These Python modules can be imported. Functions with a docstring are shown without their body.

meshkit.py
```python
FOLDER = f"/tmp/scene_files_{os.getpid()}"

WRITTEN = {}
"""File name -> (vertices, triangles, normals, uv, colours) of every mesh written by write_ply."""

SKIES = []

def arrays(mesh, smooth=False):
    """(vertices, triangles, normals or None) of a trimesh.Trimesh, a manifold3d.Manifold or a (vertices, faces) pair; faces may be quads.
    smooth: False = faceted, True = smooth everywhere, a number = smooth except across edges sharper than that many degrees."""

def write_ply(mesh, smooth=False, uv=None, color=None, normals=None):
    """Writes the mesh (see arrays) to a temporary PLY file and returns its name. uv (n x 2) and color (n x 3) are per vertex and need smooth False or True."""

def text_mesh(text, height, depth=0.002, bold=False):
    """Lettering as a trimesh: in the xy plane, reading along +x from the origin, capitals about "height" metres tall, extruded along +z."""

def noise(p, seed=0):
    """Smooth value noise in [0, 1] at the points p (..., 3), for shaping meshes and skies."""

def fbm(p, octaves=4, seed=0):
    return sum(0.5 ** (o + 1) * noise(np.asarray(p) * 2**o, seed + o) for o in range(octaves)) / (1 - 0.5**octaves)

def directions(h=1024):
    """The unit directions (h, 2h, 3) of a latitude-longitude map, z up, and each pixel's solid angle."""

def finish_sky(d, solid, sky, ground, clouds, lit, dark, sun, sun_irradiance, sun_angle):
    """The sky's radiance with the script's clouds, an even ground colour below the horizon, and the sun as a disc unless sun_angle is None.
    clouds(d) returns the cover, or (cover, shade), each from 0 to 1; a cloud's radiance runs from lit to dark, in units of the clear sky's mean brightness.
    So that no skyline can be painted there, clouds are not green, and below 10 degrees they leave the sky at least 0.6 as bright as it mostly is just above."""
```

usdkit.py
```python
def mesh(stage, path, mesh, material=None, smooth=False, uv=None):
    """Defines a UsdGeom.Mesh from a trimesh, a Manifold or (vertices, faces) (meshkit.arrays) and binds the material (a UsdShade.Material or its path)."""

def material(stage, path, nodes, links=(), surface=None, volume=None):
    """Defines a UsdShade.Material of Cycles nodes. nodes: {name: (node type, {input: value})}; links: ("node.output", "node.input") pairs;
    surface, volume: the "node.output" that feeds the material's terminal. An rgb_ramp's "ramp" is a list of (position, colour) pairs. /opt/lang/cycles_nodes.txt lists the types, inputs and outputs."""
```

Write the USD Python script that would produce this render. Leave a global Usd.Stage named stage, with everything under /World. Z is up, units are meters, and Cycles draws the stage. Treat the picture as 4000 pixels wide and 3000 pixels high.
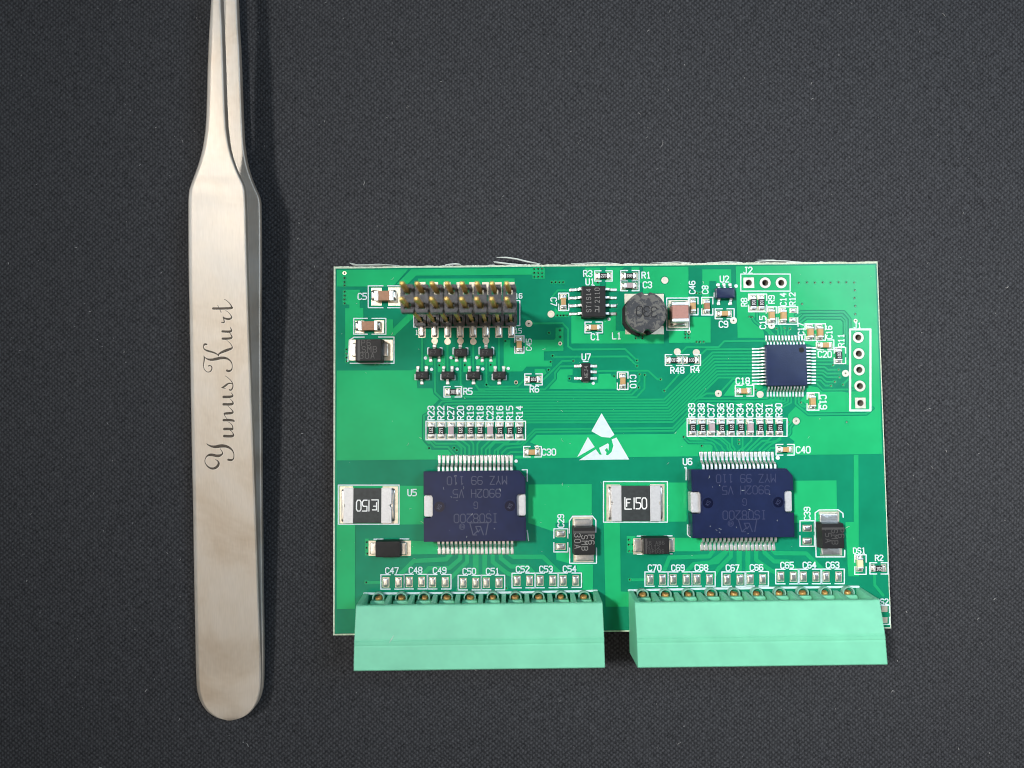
import math, random
import numpy as np, trimesh, usdkit, meshkit
from pxr import Usd, UsdGeom, UsdLux, UsdShade, Gf, Sdf, Vt
from shapely.geometry import Polygon, LineString, Point, MultiPoint, box as sbox
from shapely.ops import unary_union
from shapely import affinity

random.seed(7); np.random.seed(7)
stage = Usd.Stage.CreateInMemory()
UsdGeom.SetStageUpAxis(stage, UsdGeom.Tokens.z); UsdGeom.SetStageMetersPerUnit(stage, 1.0)
UsdGeom.Xform.Define(stage, '/World')

# ------------------------------------------------------------------ camera
CAM_H = 122.35          # mm above the cloth, looking straight down
FPX = 3004.0            # focal length in survey units (picture 4000 x 3000)
cam = UsdGeom.Camera.Define(stage, '/World/camera')
cam.AddTranslateOp().Set(Gf.Vec3d(0, 0, CAM_H / 1000))
cam.CreateFocalLengthAttr(5.5); cam.CreateHorizontalApertureAttr(5.5 * 4000 / FPX); cam.CreateVerticalApertureAttr(5.5 * 3000 / FPX)
cam.CreateClippingRangeAttr(Gf.Vec2f(0.005, 10)); cam.CreateExposureAttr(0.08)
cam.CreateFStopAttr(2.4); cam.CreateFocusDistanceAttr(0.1185)

# ------------------------------------------------------------------ light: a room by day, windows at the upper left and the upper right, plus added fill lamps
def lamp(name, pos, target, w, h, color, radiance):
    l = UsdLux.RectLight.Define(stage, '/World/' + name)
    z = Gf.Vec3d(*pos) - Gf.Vec3d(*target); z.Normalize()
    x = Gf.Cross(Gf.Vec3d(0, 0, 1), z); x.Normalize(); y = Gf.Cross(z, x)
    l.AddTransformOp().Set(Gf.Matrix4d(x[0], x[1], x[2], 0, y[0], y[1], y[2], 0, z[0], z[1], z[2], 0, *pos, 1))
    l.CreateWidthAttr(w); l.CreateHeightAttr(h); l.CreateColorAttr(Gf.Vec3f(*color)); l.CreateIntensityAttr(radiance)
def spot(name, pos, target, r, half, soft, color, radiance):
    l = UsdLux.SphereLight.Define(stage, '/World/' + name)
    z = Gf.Vec3d(*pos) - Gf.Vec3d(*target); z.Normalize()
    x = Gf.Cross(Gf.Vec3d(0, 0, 1), z); x.Normalize(); y = Gf.Cross(z, x)
    l.AddTransformOp().Set(Gf.Matrix4d(x[0], x[1], x[2], 0, y[0], y[1], y[2], 0, z[0], z[1], z[2], 0, *pos, 1))
    l.CreateRadiusAttr(r); l.CreateColorAttr(Gf.Vec3f(*color)); l.CreateIntensityAttr(radiance)
    sh = UsdLux.ShapingAPI.Apply(l.GetPrim()); sh.CreateShapingConeAngleAttr(half); sh.CreateShapingConeSoftnessAttr(soft)
spot('window_left', (-0.455, 0.270, 0.93), (0.062, -0.006, 0), 0.088, 4.35, 0.35, (1.0, 0.985, 0.96), 250.0)
lamp('bevel_fill', (-1.60, 0.25, 0.52), (0, 0, 0.02), 1.0, 0.75, (0.80, 0.90, 1.0), 2.0)  # added low fill lamp, gives the tweezers' left bevel and the leads their highlights
lamp('side_fill', (1.50, -0.20, 0.45), (0, 0, 0.02), 1.2, 0.6, (1.0, 0.93, 0.84), 2.2)  # added fill lamp, brightens the right-facing sides of the tweezers
lamp('window_right', (0.64, 0.40, 1.02), (0.0, 0, 0), 0.42, 0.42, (0.62, 0.81, 1.0), 10.5)
lamp('ceiling', (0.15, 0.25, 1.9), (0.0, 0, 0), 2.6, 2.2, (0.86, 0.93, 1.0), 0.07)
lamp('warm_fill', (-0.52, -0.30, 1.40), (-0.04, -0.02, 0), 0.65, 1.15, (1.0, 0.83, 0.63), 1.4)  # added warm lamp, placed to mirror in the flat of the tweezers
dome = UsdLux.DomeLight.Define(stage, '/World/room_light')
usdkit.material(stage, '/World/Looks/room_light', {'b': ('background_shader', {'color': (0.9, 0.95, 1.0), 'strength': 0.03})}, surface='b.background')
UsdShade.MaterialBindingAPI.Apply(dome.GetPrim()).Bind(UsdShade.Material.Get(stage, '/World/Looks/room_light'))

# ------------------------------------------------------------------ materials
M = {}
def plain(name, col, rough=0.5, metal=0.0, spec=0.5, var=0.0, vscale=2500, bump=0.0, bscale=6000, bdist=2e-5, coat=0.0, **kw):
    nodes = {'p': ('principled_bsdf', {'base_color': col, 'roughness': rough, 'metallic': metal, 'specular_ior_level': spec, 'coat_weight': coat, 'coat_roughness': 0.12, **kw})}
    links = []
    if var or bump:
        nodes['g'] = ('geometry', {})
    if var:
        nodes['n'] = ('noise_texture', {'scale': vscale, 'detail': 4.0, 'roughness': 0.6})
        lo = tuple(c * (1 - var) for c in col); hi = tuple(min(1, c * (1 + var)) for c in col)
        nodes['r'] = ('rgb_ramp', {'ramp': [(0.3, lo), (0.7, hi)]})
        links += [('g.position', 'n.vector'), ('n.fac', 'r.fac'), ('r.color', 'p.base_color')]
    if bump:
        nodes['n2'] = ('noise_texture', {'scale': bscale, 'detail': 3.0})
        nodes['b'] = ('bump', {'strength': bump, 'distance': bdist})
        links += [('g.position', 'n2.vector'), ('n2.fac', 'b.height'), ('b.normal', 'p.normal')]
    M[name] = usdkit.material(stage, '/World/Looks/' + name, nodes, links, surface='p.BSDF')
plain('mask_copper', (0.016, 0.405, 0.145), 0.16, spec=0.2, var=0.10, vscale=120, bump=0.25, bscale=900)
plain('mask_bare', (0.006, 0.225, 0.118), 0.16, spec=0.2, var=0.12, vscale=150, bump=0.2, bscale=900)
plain('mask_trace', (0.012, 0.345, 0.135), 0.18, spec=0.25)
plain('fibreglass', (0.55, 0.62, 0.48), 0.7, var=0.25, vscale=2500)
plain('frayed_glass', (0.66, 0.71, 0.67), 0.6)
plain('print_white', (0.62, 0.73, 0.75), 0.6, var=0.06, vscale=1500)
plain('tin_pad', (0.74, 0.66, 0.52), 0.42, 0.75, var=0.12, vscale=1400, bump=0.3, bscale=2500)
plain('solder', (0.80, 0.78, 0.75), 0.28, 0.95, var=0.1, vscale=3000, bump=0.5, bscale=3000, bdist=4e-5)
plain('lead_metal', (0.86, 0.85, 0.83), 0.36, 0.85, bump=0.4, bscale=4000, bdist=3e-5)
plain('shunt_metal', (0.62, 0.61, 0.61), 0.5, 0.6, var=0.06, vscale=3000, bump=0.3, bscale=5000)
plain('gold', (0.95, 0.62, 0.20), 0.45, 0.65)
plain('copper_pin', (0.60, 0.32, 0.10), 0.4, 0.4, var=0.3, vscale=1500)
plain('black_plastic', (0.052, 0.052, 0.058), 0.42, var=0.4, vscale=1800, bump=0.6, bscale=3500, bdist=4e-5)
plain('chip_black', (0.011, 0.010, 0.0105), 0.5, spec=0.3, var=0.25, vscale=4000, bump=0.3, bscale=9000)
plain('chip_sky_tint', (0.010, 0.017, 0.060), 0.26, var=0.15, vscale=400, bump=0.5, bscale=7000, bdist=2e-5, spec=0.4)  # dark plastic with the blue sky reflection painted into its base colour
plain('chip_mark', (0.060, 0.066, 0.11), 0.5)
plain('chip_dimple_shade', (0.003, 0.005, 0.026), 0.2)  # darker tone, recess shade painted into the colour
plain('chip_mark_dim', (0.024, 0.030, 0.086), 0.5)
plain('mark_white', (0.80, 0.80, 0.78), 0.5)
plain('mark_grey', (0.22, 0.21, 0.20), 0.5)
plain('resistor_black', (0.012, 0.010, 0.010), 0.35)
plain('shunt_black', (0.022, 0.027, 0.027), 0.5, var=0.35, vscale=1500)
plain('ceramic_tan', (0.50, 0.30, 0.12), 0.4, var=0.08)
plain('ceramic_brown', (0.36, 0.17, 0.085), 0.4, var=0.1)
plain('ceramic_mauve', (0.40, 0.31, 0.33), 0.4, var=0.08)
plain('ceramic_pink', (0.42, 0.21, 0.17), 0.4, var=0.08)
plain('led_body', (0.82, 0.70, 0.42), 0.35)
plain('terminal_green', (0.185, 0.600, 0.385), 0.5, var=0.07, vscale=260, bump=0.3, bscale=2500)
plain('tunnel_green', (0.20, 0.44, 0.33), 0.5)
plain('hole_wall', (0.40, 0.36, 0.30), 0.5, 0.6)
plain('engraving', (0.085, 0.07, 0.055), 0.55, 0.4, var=0.3, vscale=2500)
plain('groove_glint', (0.80, 0.77, 0.72), 0.35, 0.6)  # pale tone for the painted highlight along the engraved strokes
plain('dust', (0.62, 0.66, 0.62), 0.8)
plain('lint', (0.34, 0.335, 0.33), 0.8)
# power inductor: worn, mottled dark lacquer
M['inductor'] = usdkit.material(stage, '/World/Looks/inductor', {
    'g': ('geometry', {}), 'n': ('noise_texture', {'scale': 1100, 'detail': 6.0, 'roughness': 0.62, 'distortion': 0.6}),
    'r': ('rgb_ramp', {'ramp': [(0.0, (0.030, 0.030, 0.034)), (0.49, (0.036, 0.036, 0.040)), (0.525, (0.115, 0.11, 0.098)), (1, (0.13, 0.125, 0.115))]}),
    'b': ('bump', {'strength': 0.4, 'distance': 4e-5}), 'p': ('principled_bsdf', {'roughness': 0.42})},
    [('g.position', 'n.vector'), ('n.fac', 'r.fac'), ('r.color', 'p.base_color'), ('n.fac', 'b.height'), ('b.normal', 'p.normal')], surface='p.BSDF')
# brushed tweezers steel
M['steel'] = usdkit.material(stage, '/World/Looks/steel', {
    'g': ('geometry', {}), 'm': ('mapping', {'scale': (6500, 300, 6500)}), 'n': ('noise_texture', {'scale': 1.0, 'detail': 5.0, 'roughness': 0.6}),
    'n2': ('noise_texture', {'scale': 75.0, 'detail': 5.0, 'roughness': 0.6, 'distortion': 0.4}), 'n3': ('noise_texture', {'scale': 2600.0, 'detail': 3.0}),
    'r': ('rgb_ramp', {'ramp': [(0.30, (0.50, 0.415, 0.325)), (0.5, (0.63, 0.565, 0.485)), (0.72, (0.68, 0.635, 0.58))]}),
    'r2': ('rgb_ramp', {'ramp': [(0.3, (0.43, 0.43, 0.43)), (0.7, (0.56, 0.56, 0.56))]}),
    'mx': ('mix', {'mix_type': 'multiply', 'fac': 1.0}), 'r3': ('rgb_ramp', {'ramp': [(0.3, (0.90, 0.90, 0.90)), (0.7, (1, 1, 1))]}),
    'b': ('bump', {'strength': 0.16, 'distance': 8e-6}),
    'p': ('principled_bsdf', {'metallic': 0.60})},
    [('g.position', 'm.vector'), ('m.vector', 'n.vector'), ('g.position', 'n2.vector'), ('n2.fac', 'r.fac'), ('n.fac', 'r3.fac'), ('r.color', 'mx.color1'), ('r3.color', 'mx.color2'), ('mx.color', 'p.base_color'), ('n2.fac', 'r2.fac'),
     ('r2.color', 'p.roughness'), ('n.fac', 'b.height'), ('b.normal', 'p.normal')], surface='p.BSDF')
# black knitted cloth: staggered stitches, a little irregular
def knit():
    n, l = {}, []
    def node(k, t, **v): n[k] = (t, v); return k
    node('g', 'geometry'); node('w', 'noise_texture', scale=420.0, detail=5.0, roughness=0.68)
    node('c1', 'mix_vector', fac=0.00075); l.extend([('g.position', 'w.vector'), ('g.position', 'c1.a'), ('w.color', 'c1.b')])
    node('s', 'separate_xyz'); l.append(('c1.result', 's.vector'))
    def mth(k, op, a, b=None, v2=None):
        node(k, 'math', math_type=op, **({} if v2 is None else {'value2': v2}))
        l.append((a, k + '.value1'))
        if b: l.append((b, k + '.value2'))
        return k + '.value'
    x = mth('x', 'multiply', 's.x', v2=2 * math.pi / 0.00086); y = mth('y', 'multiply', 's.y', v2=2 * math.pi / 0.00078)
    # staggered pits: cos(x)cos(y) reaches 1 on a staggered lattice
    cx = mth('cx', 'cosine', x); cy = mth('cy', 'cosine', y); pit = mth('pit', 'multiply', cx, cy)
    x2 = mth('x2', 'multiply', x, v2=2.0); cx2 = mth('cx2', 'cosine', x2); rib = mth('rib', 'multiply', cx2, v2=0.35)
    h0 = mth('h0', 'add', pit, rib)
    node('f', 'noise_texture', scale=4200.0, detail=4.0, roughness=0.7); l.append(('g.position', 'f.vector'))
    f2 = mth('f2', 'multiply', 'f.fac', v2=4.4); h1 = mth('h1', 'add', h0, f2)
    node('k', 'noise_texture', scale=1500.0, detail=3.0, roughness=0.6, distortion=0.8); l.append(('g.position', 'k.vector'))
    k2 = mth('k2', 'multiply', 'k.fac', v2=2.6); h = mth('h', 'add', h1, k2)
    node('b', 'bump', strength=0.9, distance=2.2e-5); l.append((h, 'b.height'))
    node('mr', 'map_range', from_min=1.4, from_max=5.4, to_min=0.0, to_max=1.0); l.append((h, 'mr.value'))
    node('r', 'rgb_ramp', ramp=[(0.0, (0.009, 0.009, 0.010)), (0.45, (0.028, 0.029, 0.0325)), (1.0, (0.062, 0.064, 0.072))]); l.append(('mr.result', 'r.fac'))  # pits between stitches get a darker colour, their shade painted in
    node('sp', 'map_range', from_min=0.1, from_max=0.8, to_min=0.05, to_max=0.34); l.extend([('mr.result', 'sp.value'), ('sp.result', 'p.specular_ior_level')])
    node('p', 'principled_bsdf', roughness=0.60)
    l.extend([('r.color', 'p.base_color'), ('b.normal', 'p.normal')])
    return usdkit.material(stage, '/World/Looks/knit_cloth', n, l, surface='p.BSDF')
M['cloth'] = knit()

# ------------------------------------------------------------------ helpers
used = {}
def path(parent, name):
    base = parent + '/' + name
    k = used.get(base, 0); used[base] = k + 1
    return base if k == 0 else f'{base}_{k:03d}'
def obj(name, mesh, mat, parent, smooth=False, label=None, kind=None):
    if mesh is None: return None
    if isinstance(mesh, list): mesh = trimesh.util.concatenate(mesh)
    mesh = mesh.copy(); mesh.apply_scale(0.001)
    p = path(parent, name)
    pr = usdkit.mesh(stage, p, mesh, M[mat], smooth=smooth).GetPrim()
    if label: pr.SetCustomDataByKey('label', label)
    if kind: pr.SetCustomDataByKey('kind', kind)
    return p
def slab(poly, z0, z1):
    polys = [g for g in getattr(poly, 'geoms', [poly]) if isinstance(g, Polygon) and g.area > 1e-5]
    ms = []
    for g in polys:
        m = trimesh.creation.extrude_polygon(g, z1 - z0, engine='earcut'); m.apply_translation((0, 0, z0)); ms.append(m)
    return trimesh.util.concatenate(ms) if ms else None
def stepped(poly, z0, z1, b):
    ms = [slab(poly, z0, z1 - b)]
    for k in range(3):
        t = (k + 1) / 3; q = poly.buffer(-b * (1 - math.sqrt(1 - t * t)) if t < 1 else -b, join_style=2)
        ms.append(slab(q, z1 - b - 1e-3, z1 - b + b * t))
    return trimesh.util.concatenate([m for m in ms if m is not None])
def loft(rings):
    n = len(rings[0]); v = np.vstack(rings); f = []
    for r in range(len(rings) - 1):
        for i in range(n):
            a, b = r * n + i, r * n + (i + 1) % n
            f += [(a, b, b + n), (a, b + n, a + n)]
    c0, c1 = len(v), len(v) + 1
    v = np.vstack([v, rings[0].mean(0), rings[-1].mean(0)])
    for i in range(n):
        f += [(c0, (i + 1) % n, i), (c1, (len(rings) - 1) * n + i, (len(rings) - 1) * n + (i + 1) % n)]
    return trimesh.Trimesh(v, np.array(f), process=False)
def ring(cx, cy, lx, ly, z, rot=0.0, r=0.05, k=3):
    r = min(r, lx / 2 * .98, ly / 2 * .98); pts = []
    for sx, sy, a0 in ((1, 1, 0), (-1, 1, 90), (-1, -1, 180), (1, -1, 270)):
        for i in range(k):
            a = math.radians(a0 + 90 * i / (k - 1)); pts.append((sx * (lx / 2 - r) + r * math.cos(a), sy * (ly / 2 - r) + r * math.sin(a)))
    p = np.array(pts); c, s = math.cos(rot), math.sin(rot)
    return np.stack([cx + p[:, 0] * c - p[:, 1] * s, cy + p[:, 0] * s + p[:, 1] * c, np.full(len(p), z)], 1)
def cbox(cx, cy, lx, ly, z0, z1, ch=0.06, rot=0.0, r=0.08, taper=0.0):
    return loft([ring(cx, cy, lx, ly, z0, rot, r), ring(cx, cy, lx - taper, ly - taper, z1 - ch, rot, r),
                 ring(cx, cy, lx - taper - ch * .6, ly - taper - ch * .6, z1 - ch * .3, rot, r), ring(cx, cy, lx - taper - 2 * ch, ly - taper - 2 * ch, z1, rot, r)])
def dome_pad(cx, cy, lx, ly, z0, h, rot=0.0):
    return loft([ring(cx, cy, lx * s, ly * s, z0 + h * t, rot, min(lx, ly) * .28 * s, 4) for s, t in ((1, 0), (.95, .45), (.8, .78), (.5, .96), (.15, 1))])
def disc(x, y, r, n=20): return Point(x, y).buffer(r, quad_segs=n // 4)

# --- survey of the photograph -> board frame (mm): the board's pose, as found from its corners and its 2 mm and 0.65 mm pitches
A_, B_, C_ = -0.0553089956, 0.00646450059, 0.010359229
def rotm(a, b, c):
    ca, sa, cb, sb, cc, sc = math.cos(a), math.sin(a), math.cos(b), math.sin(b), math.cos(c), math.sin(c)
    return np.array([[cc, -sc, 0], [sc, cc, 0], [0, 0, 1]]) @ np.array([[cb, 0, sb], [0, 1, 0], [-sb, 0, cb]]) @ np.array([[1, 0, 0], [0, ca, -sa], [0, sa, ca]])
RB = rotm(A_, B_, C_); TB = np.array([15.1043977, -9.57927653, CAM_H - 119.142485]); BW, BH = 85.45, 56.74
EYE = np.array([0, 0, CAM_H])
REG = dict(A=(1260, 1000), B=(2000, 1000), C=(2760, 1000), D=(1260, 1500), E=(2000, 1500), F=(2760, 1500), G=(1260, 2050), H=(2000, 2050), I=(2760, 2050), P=None)
ZS = 2.765; U = 1 / ZS / 25.15     # survey zoom unit in mm
def px(reg, x, y):
    return (x, y) if reg == 'P' else (REG[reg][0] + x / ZS, REG[reg][1] + y / ZS)
def L(reg, x, y, z=0.0):
    u, v = px(reg, x, y)
    d = np.array([(u - 2000) / FPX, -(v - 1500) / FPX, -1.0]); n = RB[:, 2]
    o = RB.T @ (EYE - TB); dl = RB.T @ d
    t = (z - o[2]) / dl[2]; p = o + dl * t
    return float(p[0]), float(p[1])
def LP(reg, pts, z=0.0): return [L(reg, x, y, z) for x, y in pts]
def mixed(s):   # 'A 1 2 3 4 D 5 6' -> list of board points
    out, reg, buf = [], None, []
    for t in s.split():
        if t in REG: reg = t
        else:
            buf.append(float(t))
            if len(buf) == 2: out.append(L(reg, *buf)); buf = []
    return out
def W(u, v, z): return ((u - 2000) / FPX * (CAM_H - z), -(v - 1500) / FPX * (CAM_H - z), z)   # picture survey -> world, mm

# --- stroke lettering, as on circuit boards (4 x 6 cells)
GL = {'0': ['0 1 0 5 1 6 3 6 4 5 4 1 3 0 1 0 0 1'], '1': ['1 5 2 6 2 0', '1 0 3 0'], '2': ['0 5 1 6 3 6 4 5 4 4 0 0 4 0'], '3': ['0 5 1 6 3 6 4 5 4 4 3 3 2 3', '3 3 4 2 4 1 3 0 1 0 0 1'],
 '4': ['3 0 3 6 0 2 4 2'], '5': ['4 6 0 6 0 3.4 3 3.4 4 2.6 4 1 3 0 0 0'], '6': ['4 5.5 3 6 1 6 0 5 0 1 1 0 3 0 4 1 4 2.5 3 3.4 0 3'], '7': ['0 6 4 6 1.4 0'],
 '8': ['1 3 0 4 0 5 1 6 3 6 4 5 4 4 3 3 1 3 0 2 0 1 1 0 3 0 4 1 4 2 3 3'], '9': ['0 .5 1 0 3 0 4 1 4 5 3 6 1 6 0 5 0 3.8 1 3 4 3'],
 'A': ['0 0 2 6 4 0', '.8 2.2 3.2 2.2'], 'B': ['0 0 0 6 3 6 4 5 4 4 3 3 0 3', '3 3 4 2 4 1 3 0 0 0'], 'C': ['4 5 3 6 1 6 0 5 0 1 1 0 3 0 4 1'], 'D': ['0 0 0 6 2.6 6 4 4.6 4 1.4 2.6 0 0 0'],
 'E': ['4 6 0 6 0 0 4 0', '0 3 3 3'], 'F': ['4 6 0 6 0 0', '0 3 3 3'], 'G': ['4 5 3 6 1 6 0 5 0 1 1 0 3 0 4 1 4 3 2.4 3'], 'H': ['0 0 0 6', '4 0 4 6', '0 3 4 3'], 'I': ['2 0 2 6', '1 0 3 0', '1 6 3 6'],
 'J': ['0 1 1 0 2 0 3 1 3 6', '2 6 4 6'], 'K': ['0 0 0 6', '4 6 0 2.4', '1.4 3.5 4 0'], 'L': ['0 6 0 0 4 0'], 'M': ['0 0 0 6 2 3 4 6 4 0'], 'N': ['0 0 0 6 4 0 4 6'], 'O': ['0 1 0 5 1 6 3 6 4 5 4 1 3 0 1 0 0 1'], 'P': ['0 0 0 6 3 6 4 5 4 4 3 3 0 3'],
 'R': ['0 0 0 6 3 6 4 5 4 4 3 3 0 3', '2 3 4 0'], 'S': ['4 5 3 6 1 6 0 5 0 4 1 3 3 3 4 2 4 1 3 0 1 0 0 1'], 'T': ['2 0 2 6', '0 6 4 6'], 'U': ['0 6 0 1 1 0 3 0 4 1 4 6'], 'V': ['0 6 2 0 4 6'],
 'W': ['0 6 1 0 2 4 3 0 4 6'], 'Q': ['0 1 0 5 1 6 3 6 4 5 4 1 3 0 1 0 0 1', '2 2 4 0'], 'X': ['0 0 4 6', '0 6 4 0'], 'Y': ['0 6 2 3 4 6', '2 3 2 0'], 'Z': ['0 6 4 6 0 0 4 0'], '-': ['0 3 4 3'], ' ': []}
def glyphs(text, h, wid=0.58, adv=0.80, pen=0.092):
    ls = []
    for i, ch in enumerate(text):
        for s in GL[ch]:
            q = [float(t) for t in s.split()]
            ls.append(LineString([(i * adv * h + q[k] / 4 * wid * h, q[k + 1] / 6 * h) for k in range(0, len(q), 2)]).buffer(pen * h, quad_segs=3))
    g = unary_union(ls); w = (len(text) - 1) * adv * h + wid * h
    return affinity.translate(g, -w / 2, -h / 2)
def place_text(text, at, h, rot=0.0, **kw):
    return affinity.translate(affinity.rotate(glyphs(text, h, **kw), rot, origin=(0, 0)), *at)

# ------------------------------------------------------------------ the cloth
nx, ny = 150, 120
gx, gy = np.meshgrid(np.linspace(-160, 160, nx), np.linspace(-130, 130, ny))
gz = (meshkit.fbm(np.stack([gx / 38, gy / 38, gx * 0], -1), 3, 5) - 0.5) * 0.9 - 0.45
gv = np.stack([gx, gy, gz], -1).reshape(-1, 3); gi = np.arange(nx * ny).reshape(ny, nx)
gf = np.stack([gi[:-1, :-1], gi[:-1, 1:], gi[1:, 1:], gi[1:, :-1]], -1).reshape(-1, 4)
gf = np.vstack([gf[:, [0, 1, 2]], gf[:, [0, 2, 3]]])
cl = obj('cloth', trimesh.Trimesh(gv, gf, process=False), 'cloth', '/World', smooth=True)
for k, v in dict(label='black knitted cloth spread flat under the circuit board and the tweezers', category='cloth', kind='structure').items():
    stage.GetPrimAtPath(cl).SetCustomDataByKey(k, v)

# ------------------------------------------------------------------ the circuit board
BOARD = '/World/circuit_board'
bx = UsdGeom.Xform.Define(stage, BOARD)
R = RB
bx.AddTransformOp().Set(Gf.Matrix4d(R[0, 0], R[1, 0], R[2, 0], 0, R[0, 1], R[1, 1], R[2, 1], 0, R[0, 2], R[1, 2], R[2, 2], 0, *(TB / 1000), 1))
for k, v in dict(label='green printed circuit board with dark chips and two mint green terminal blocks', category='circuit board').items():
    bx.GetPrim().SetCustomDataByKey(k, v)

# --- vias and holes
VIAS = mixed('A 238 185 238 238 238 282 238 318 238 385 238 428 238 470 238 512 260 1010 260 1055 260 1098 262 1138 570 1160 612 1160 655 1158 695 1158 1972 918 1260 1180 1537 1178 1815 1176 1413 1107 1690 1100 1770 1390 2090 1365 '
 'B 240 140 283 138 325 138 240 183 325 183 283 183 240 225 283 224 325 224 430 283 470 283 512 283 552 283 928 288 610 447 490 642 527 642 560 642 597 642 400 830 518 803 520 873 520 945 438 1078 418 1143 395 1230 663 1133 620 1323 '
 'B 45 1365 1103 1297 1350 1128 1350 1188 1377 1278 1433 1285 1370 1420 1605 1332 1645 1455 1258 1405 1338 860 1372 862 1408 860 1338 888 1372 884 1408 890 1872 820 1910 820 1872 845 1910 845 1872 882 1910 882 1995 928 2030 928 2068 928 1995 400 2030 402 2062 402 '
 'C 995 290 1083 285 1168 288 1253 285 1338 288 1425 283 1508 285 1593 287 1600 370 1597 455 1605 540 1605 628 1608 700 1030 518 490 660 462 655 755 785 840 780 900 783 1365 1178 1425 1228 1435 1310 1385 1357 1345 1402 1475 1388 530 1445 '
 'F 880 410 1512 412 350 605 350 643 1020 200 310 78 E 1855 572 2050 668 168 680 270 680 D 1150 692 1420 690 1450 714 1387 410 1813 410 '
 'G 478 188 478 250 482 310 472 622 1985 685 1462 700 G 1200 690 H 1262 162 1262 215 1265 285 1308 215 1308 282 1273 592 195 690 478 675')
HOLES = [(L('C', x, y), 0.52, sq) for x, y, sq in ((455, 290, 1), (632, 290, 0), (805, 290, 0), (1637, 880, 0), (1643, 1055, 0), (1648, 1230, 0), (1655, 1405, 0), (1660, 1588, 1))]
PROBES = [(L(r, x, y), 38 * U, h) for r, x, y, h in (('B', 1650, 263, 0), ('B', 422, 628, 0), ('B', 182, 730, 1), ('B', 1785, 1035, 0), ('B', 1990, 1043, 0), ('C', 290, 697, 1), ('C', 700, 750, 1), ('C', 127, 1485, 1), ('C', 578, 1495, 0), ('C', 1500, 1268, 1), ('F', 967, 400, 1))]
VR = 0.15
cuts = [disc(x, y, VR, 12) for x, y in VIAS] + [disc(*c, r, 24) for c, r, _ in HOLES] + [disc(*c, 0.13, 12) for c, r, h in PROBES if h]
CUT = unary_union(cuts)
outline = sbox(-BW / 2, -BH / 2, BW / 2, BH / 2)
# slightly ragged sawn edge along the top
ex = np.linspace(BW / 2, -BW / 2, 240); er = np.random.RandomState(3)
ragged = [(x, BH / 2 + 0.10 * er.rand() + 0.12 * (meshkit.noise(np.array([x * .6, 0, 0]), 2) - .3)) for x in ex]
full = Polygon([(-BW / 2, -BH / 2), (BW / 2, -BH / 2)] + ragged)
sub = obj('substrate', slab(full.difference(CUT), -1.6, -0.03), 'fibreglass', BOARD)
fz = [(x, BH / 2 + max(.02, .06 + .11 * (er.rand() - .45) + .2 * (meshkit.noise(np.array([x * 1.3, 3, 0]), 5) - .5))) for x in np.linspace(BW / 2 - .02, -BW / 2 + .02, 420)]
obj('frayed_edge', slab(Polygon([(-BW / 2 + .02, BH / 2 - .05), (BW / 2 - .02, BH / 2 - .05)] + fz).difference(full.buffer(-.001)).buffer(0), -1.3, -.04), 'frayed_glass', BOARD)
mask_area = sbox(-BW / 2 + 0.27, -BH / 2 + 0.22, BW / 2 - 0.16, BH / 2 - 0.22)
mk = obj('solder_mask', slab(mask_area.difference(CUT), -0.03, 0.0), 'mask_bare', BOARD)

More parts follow.
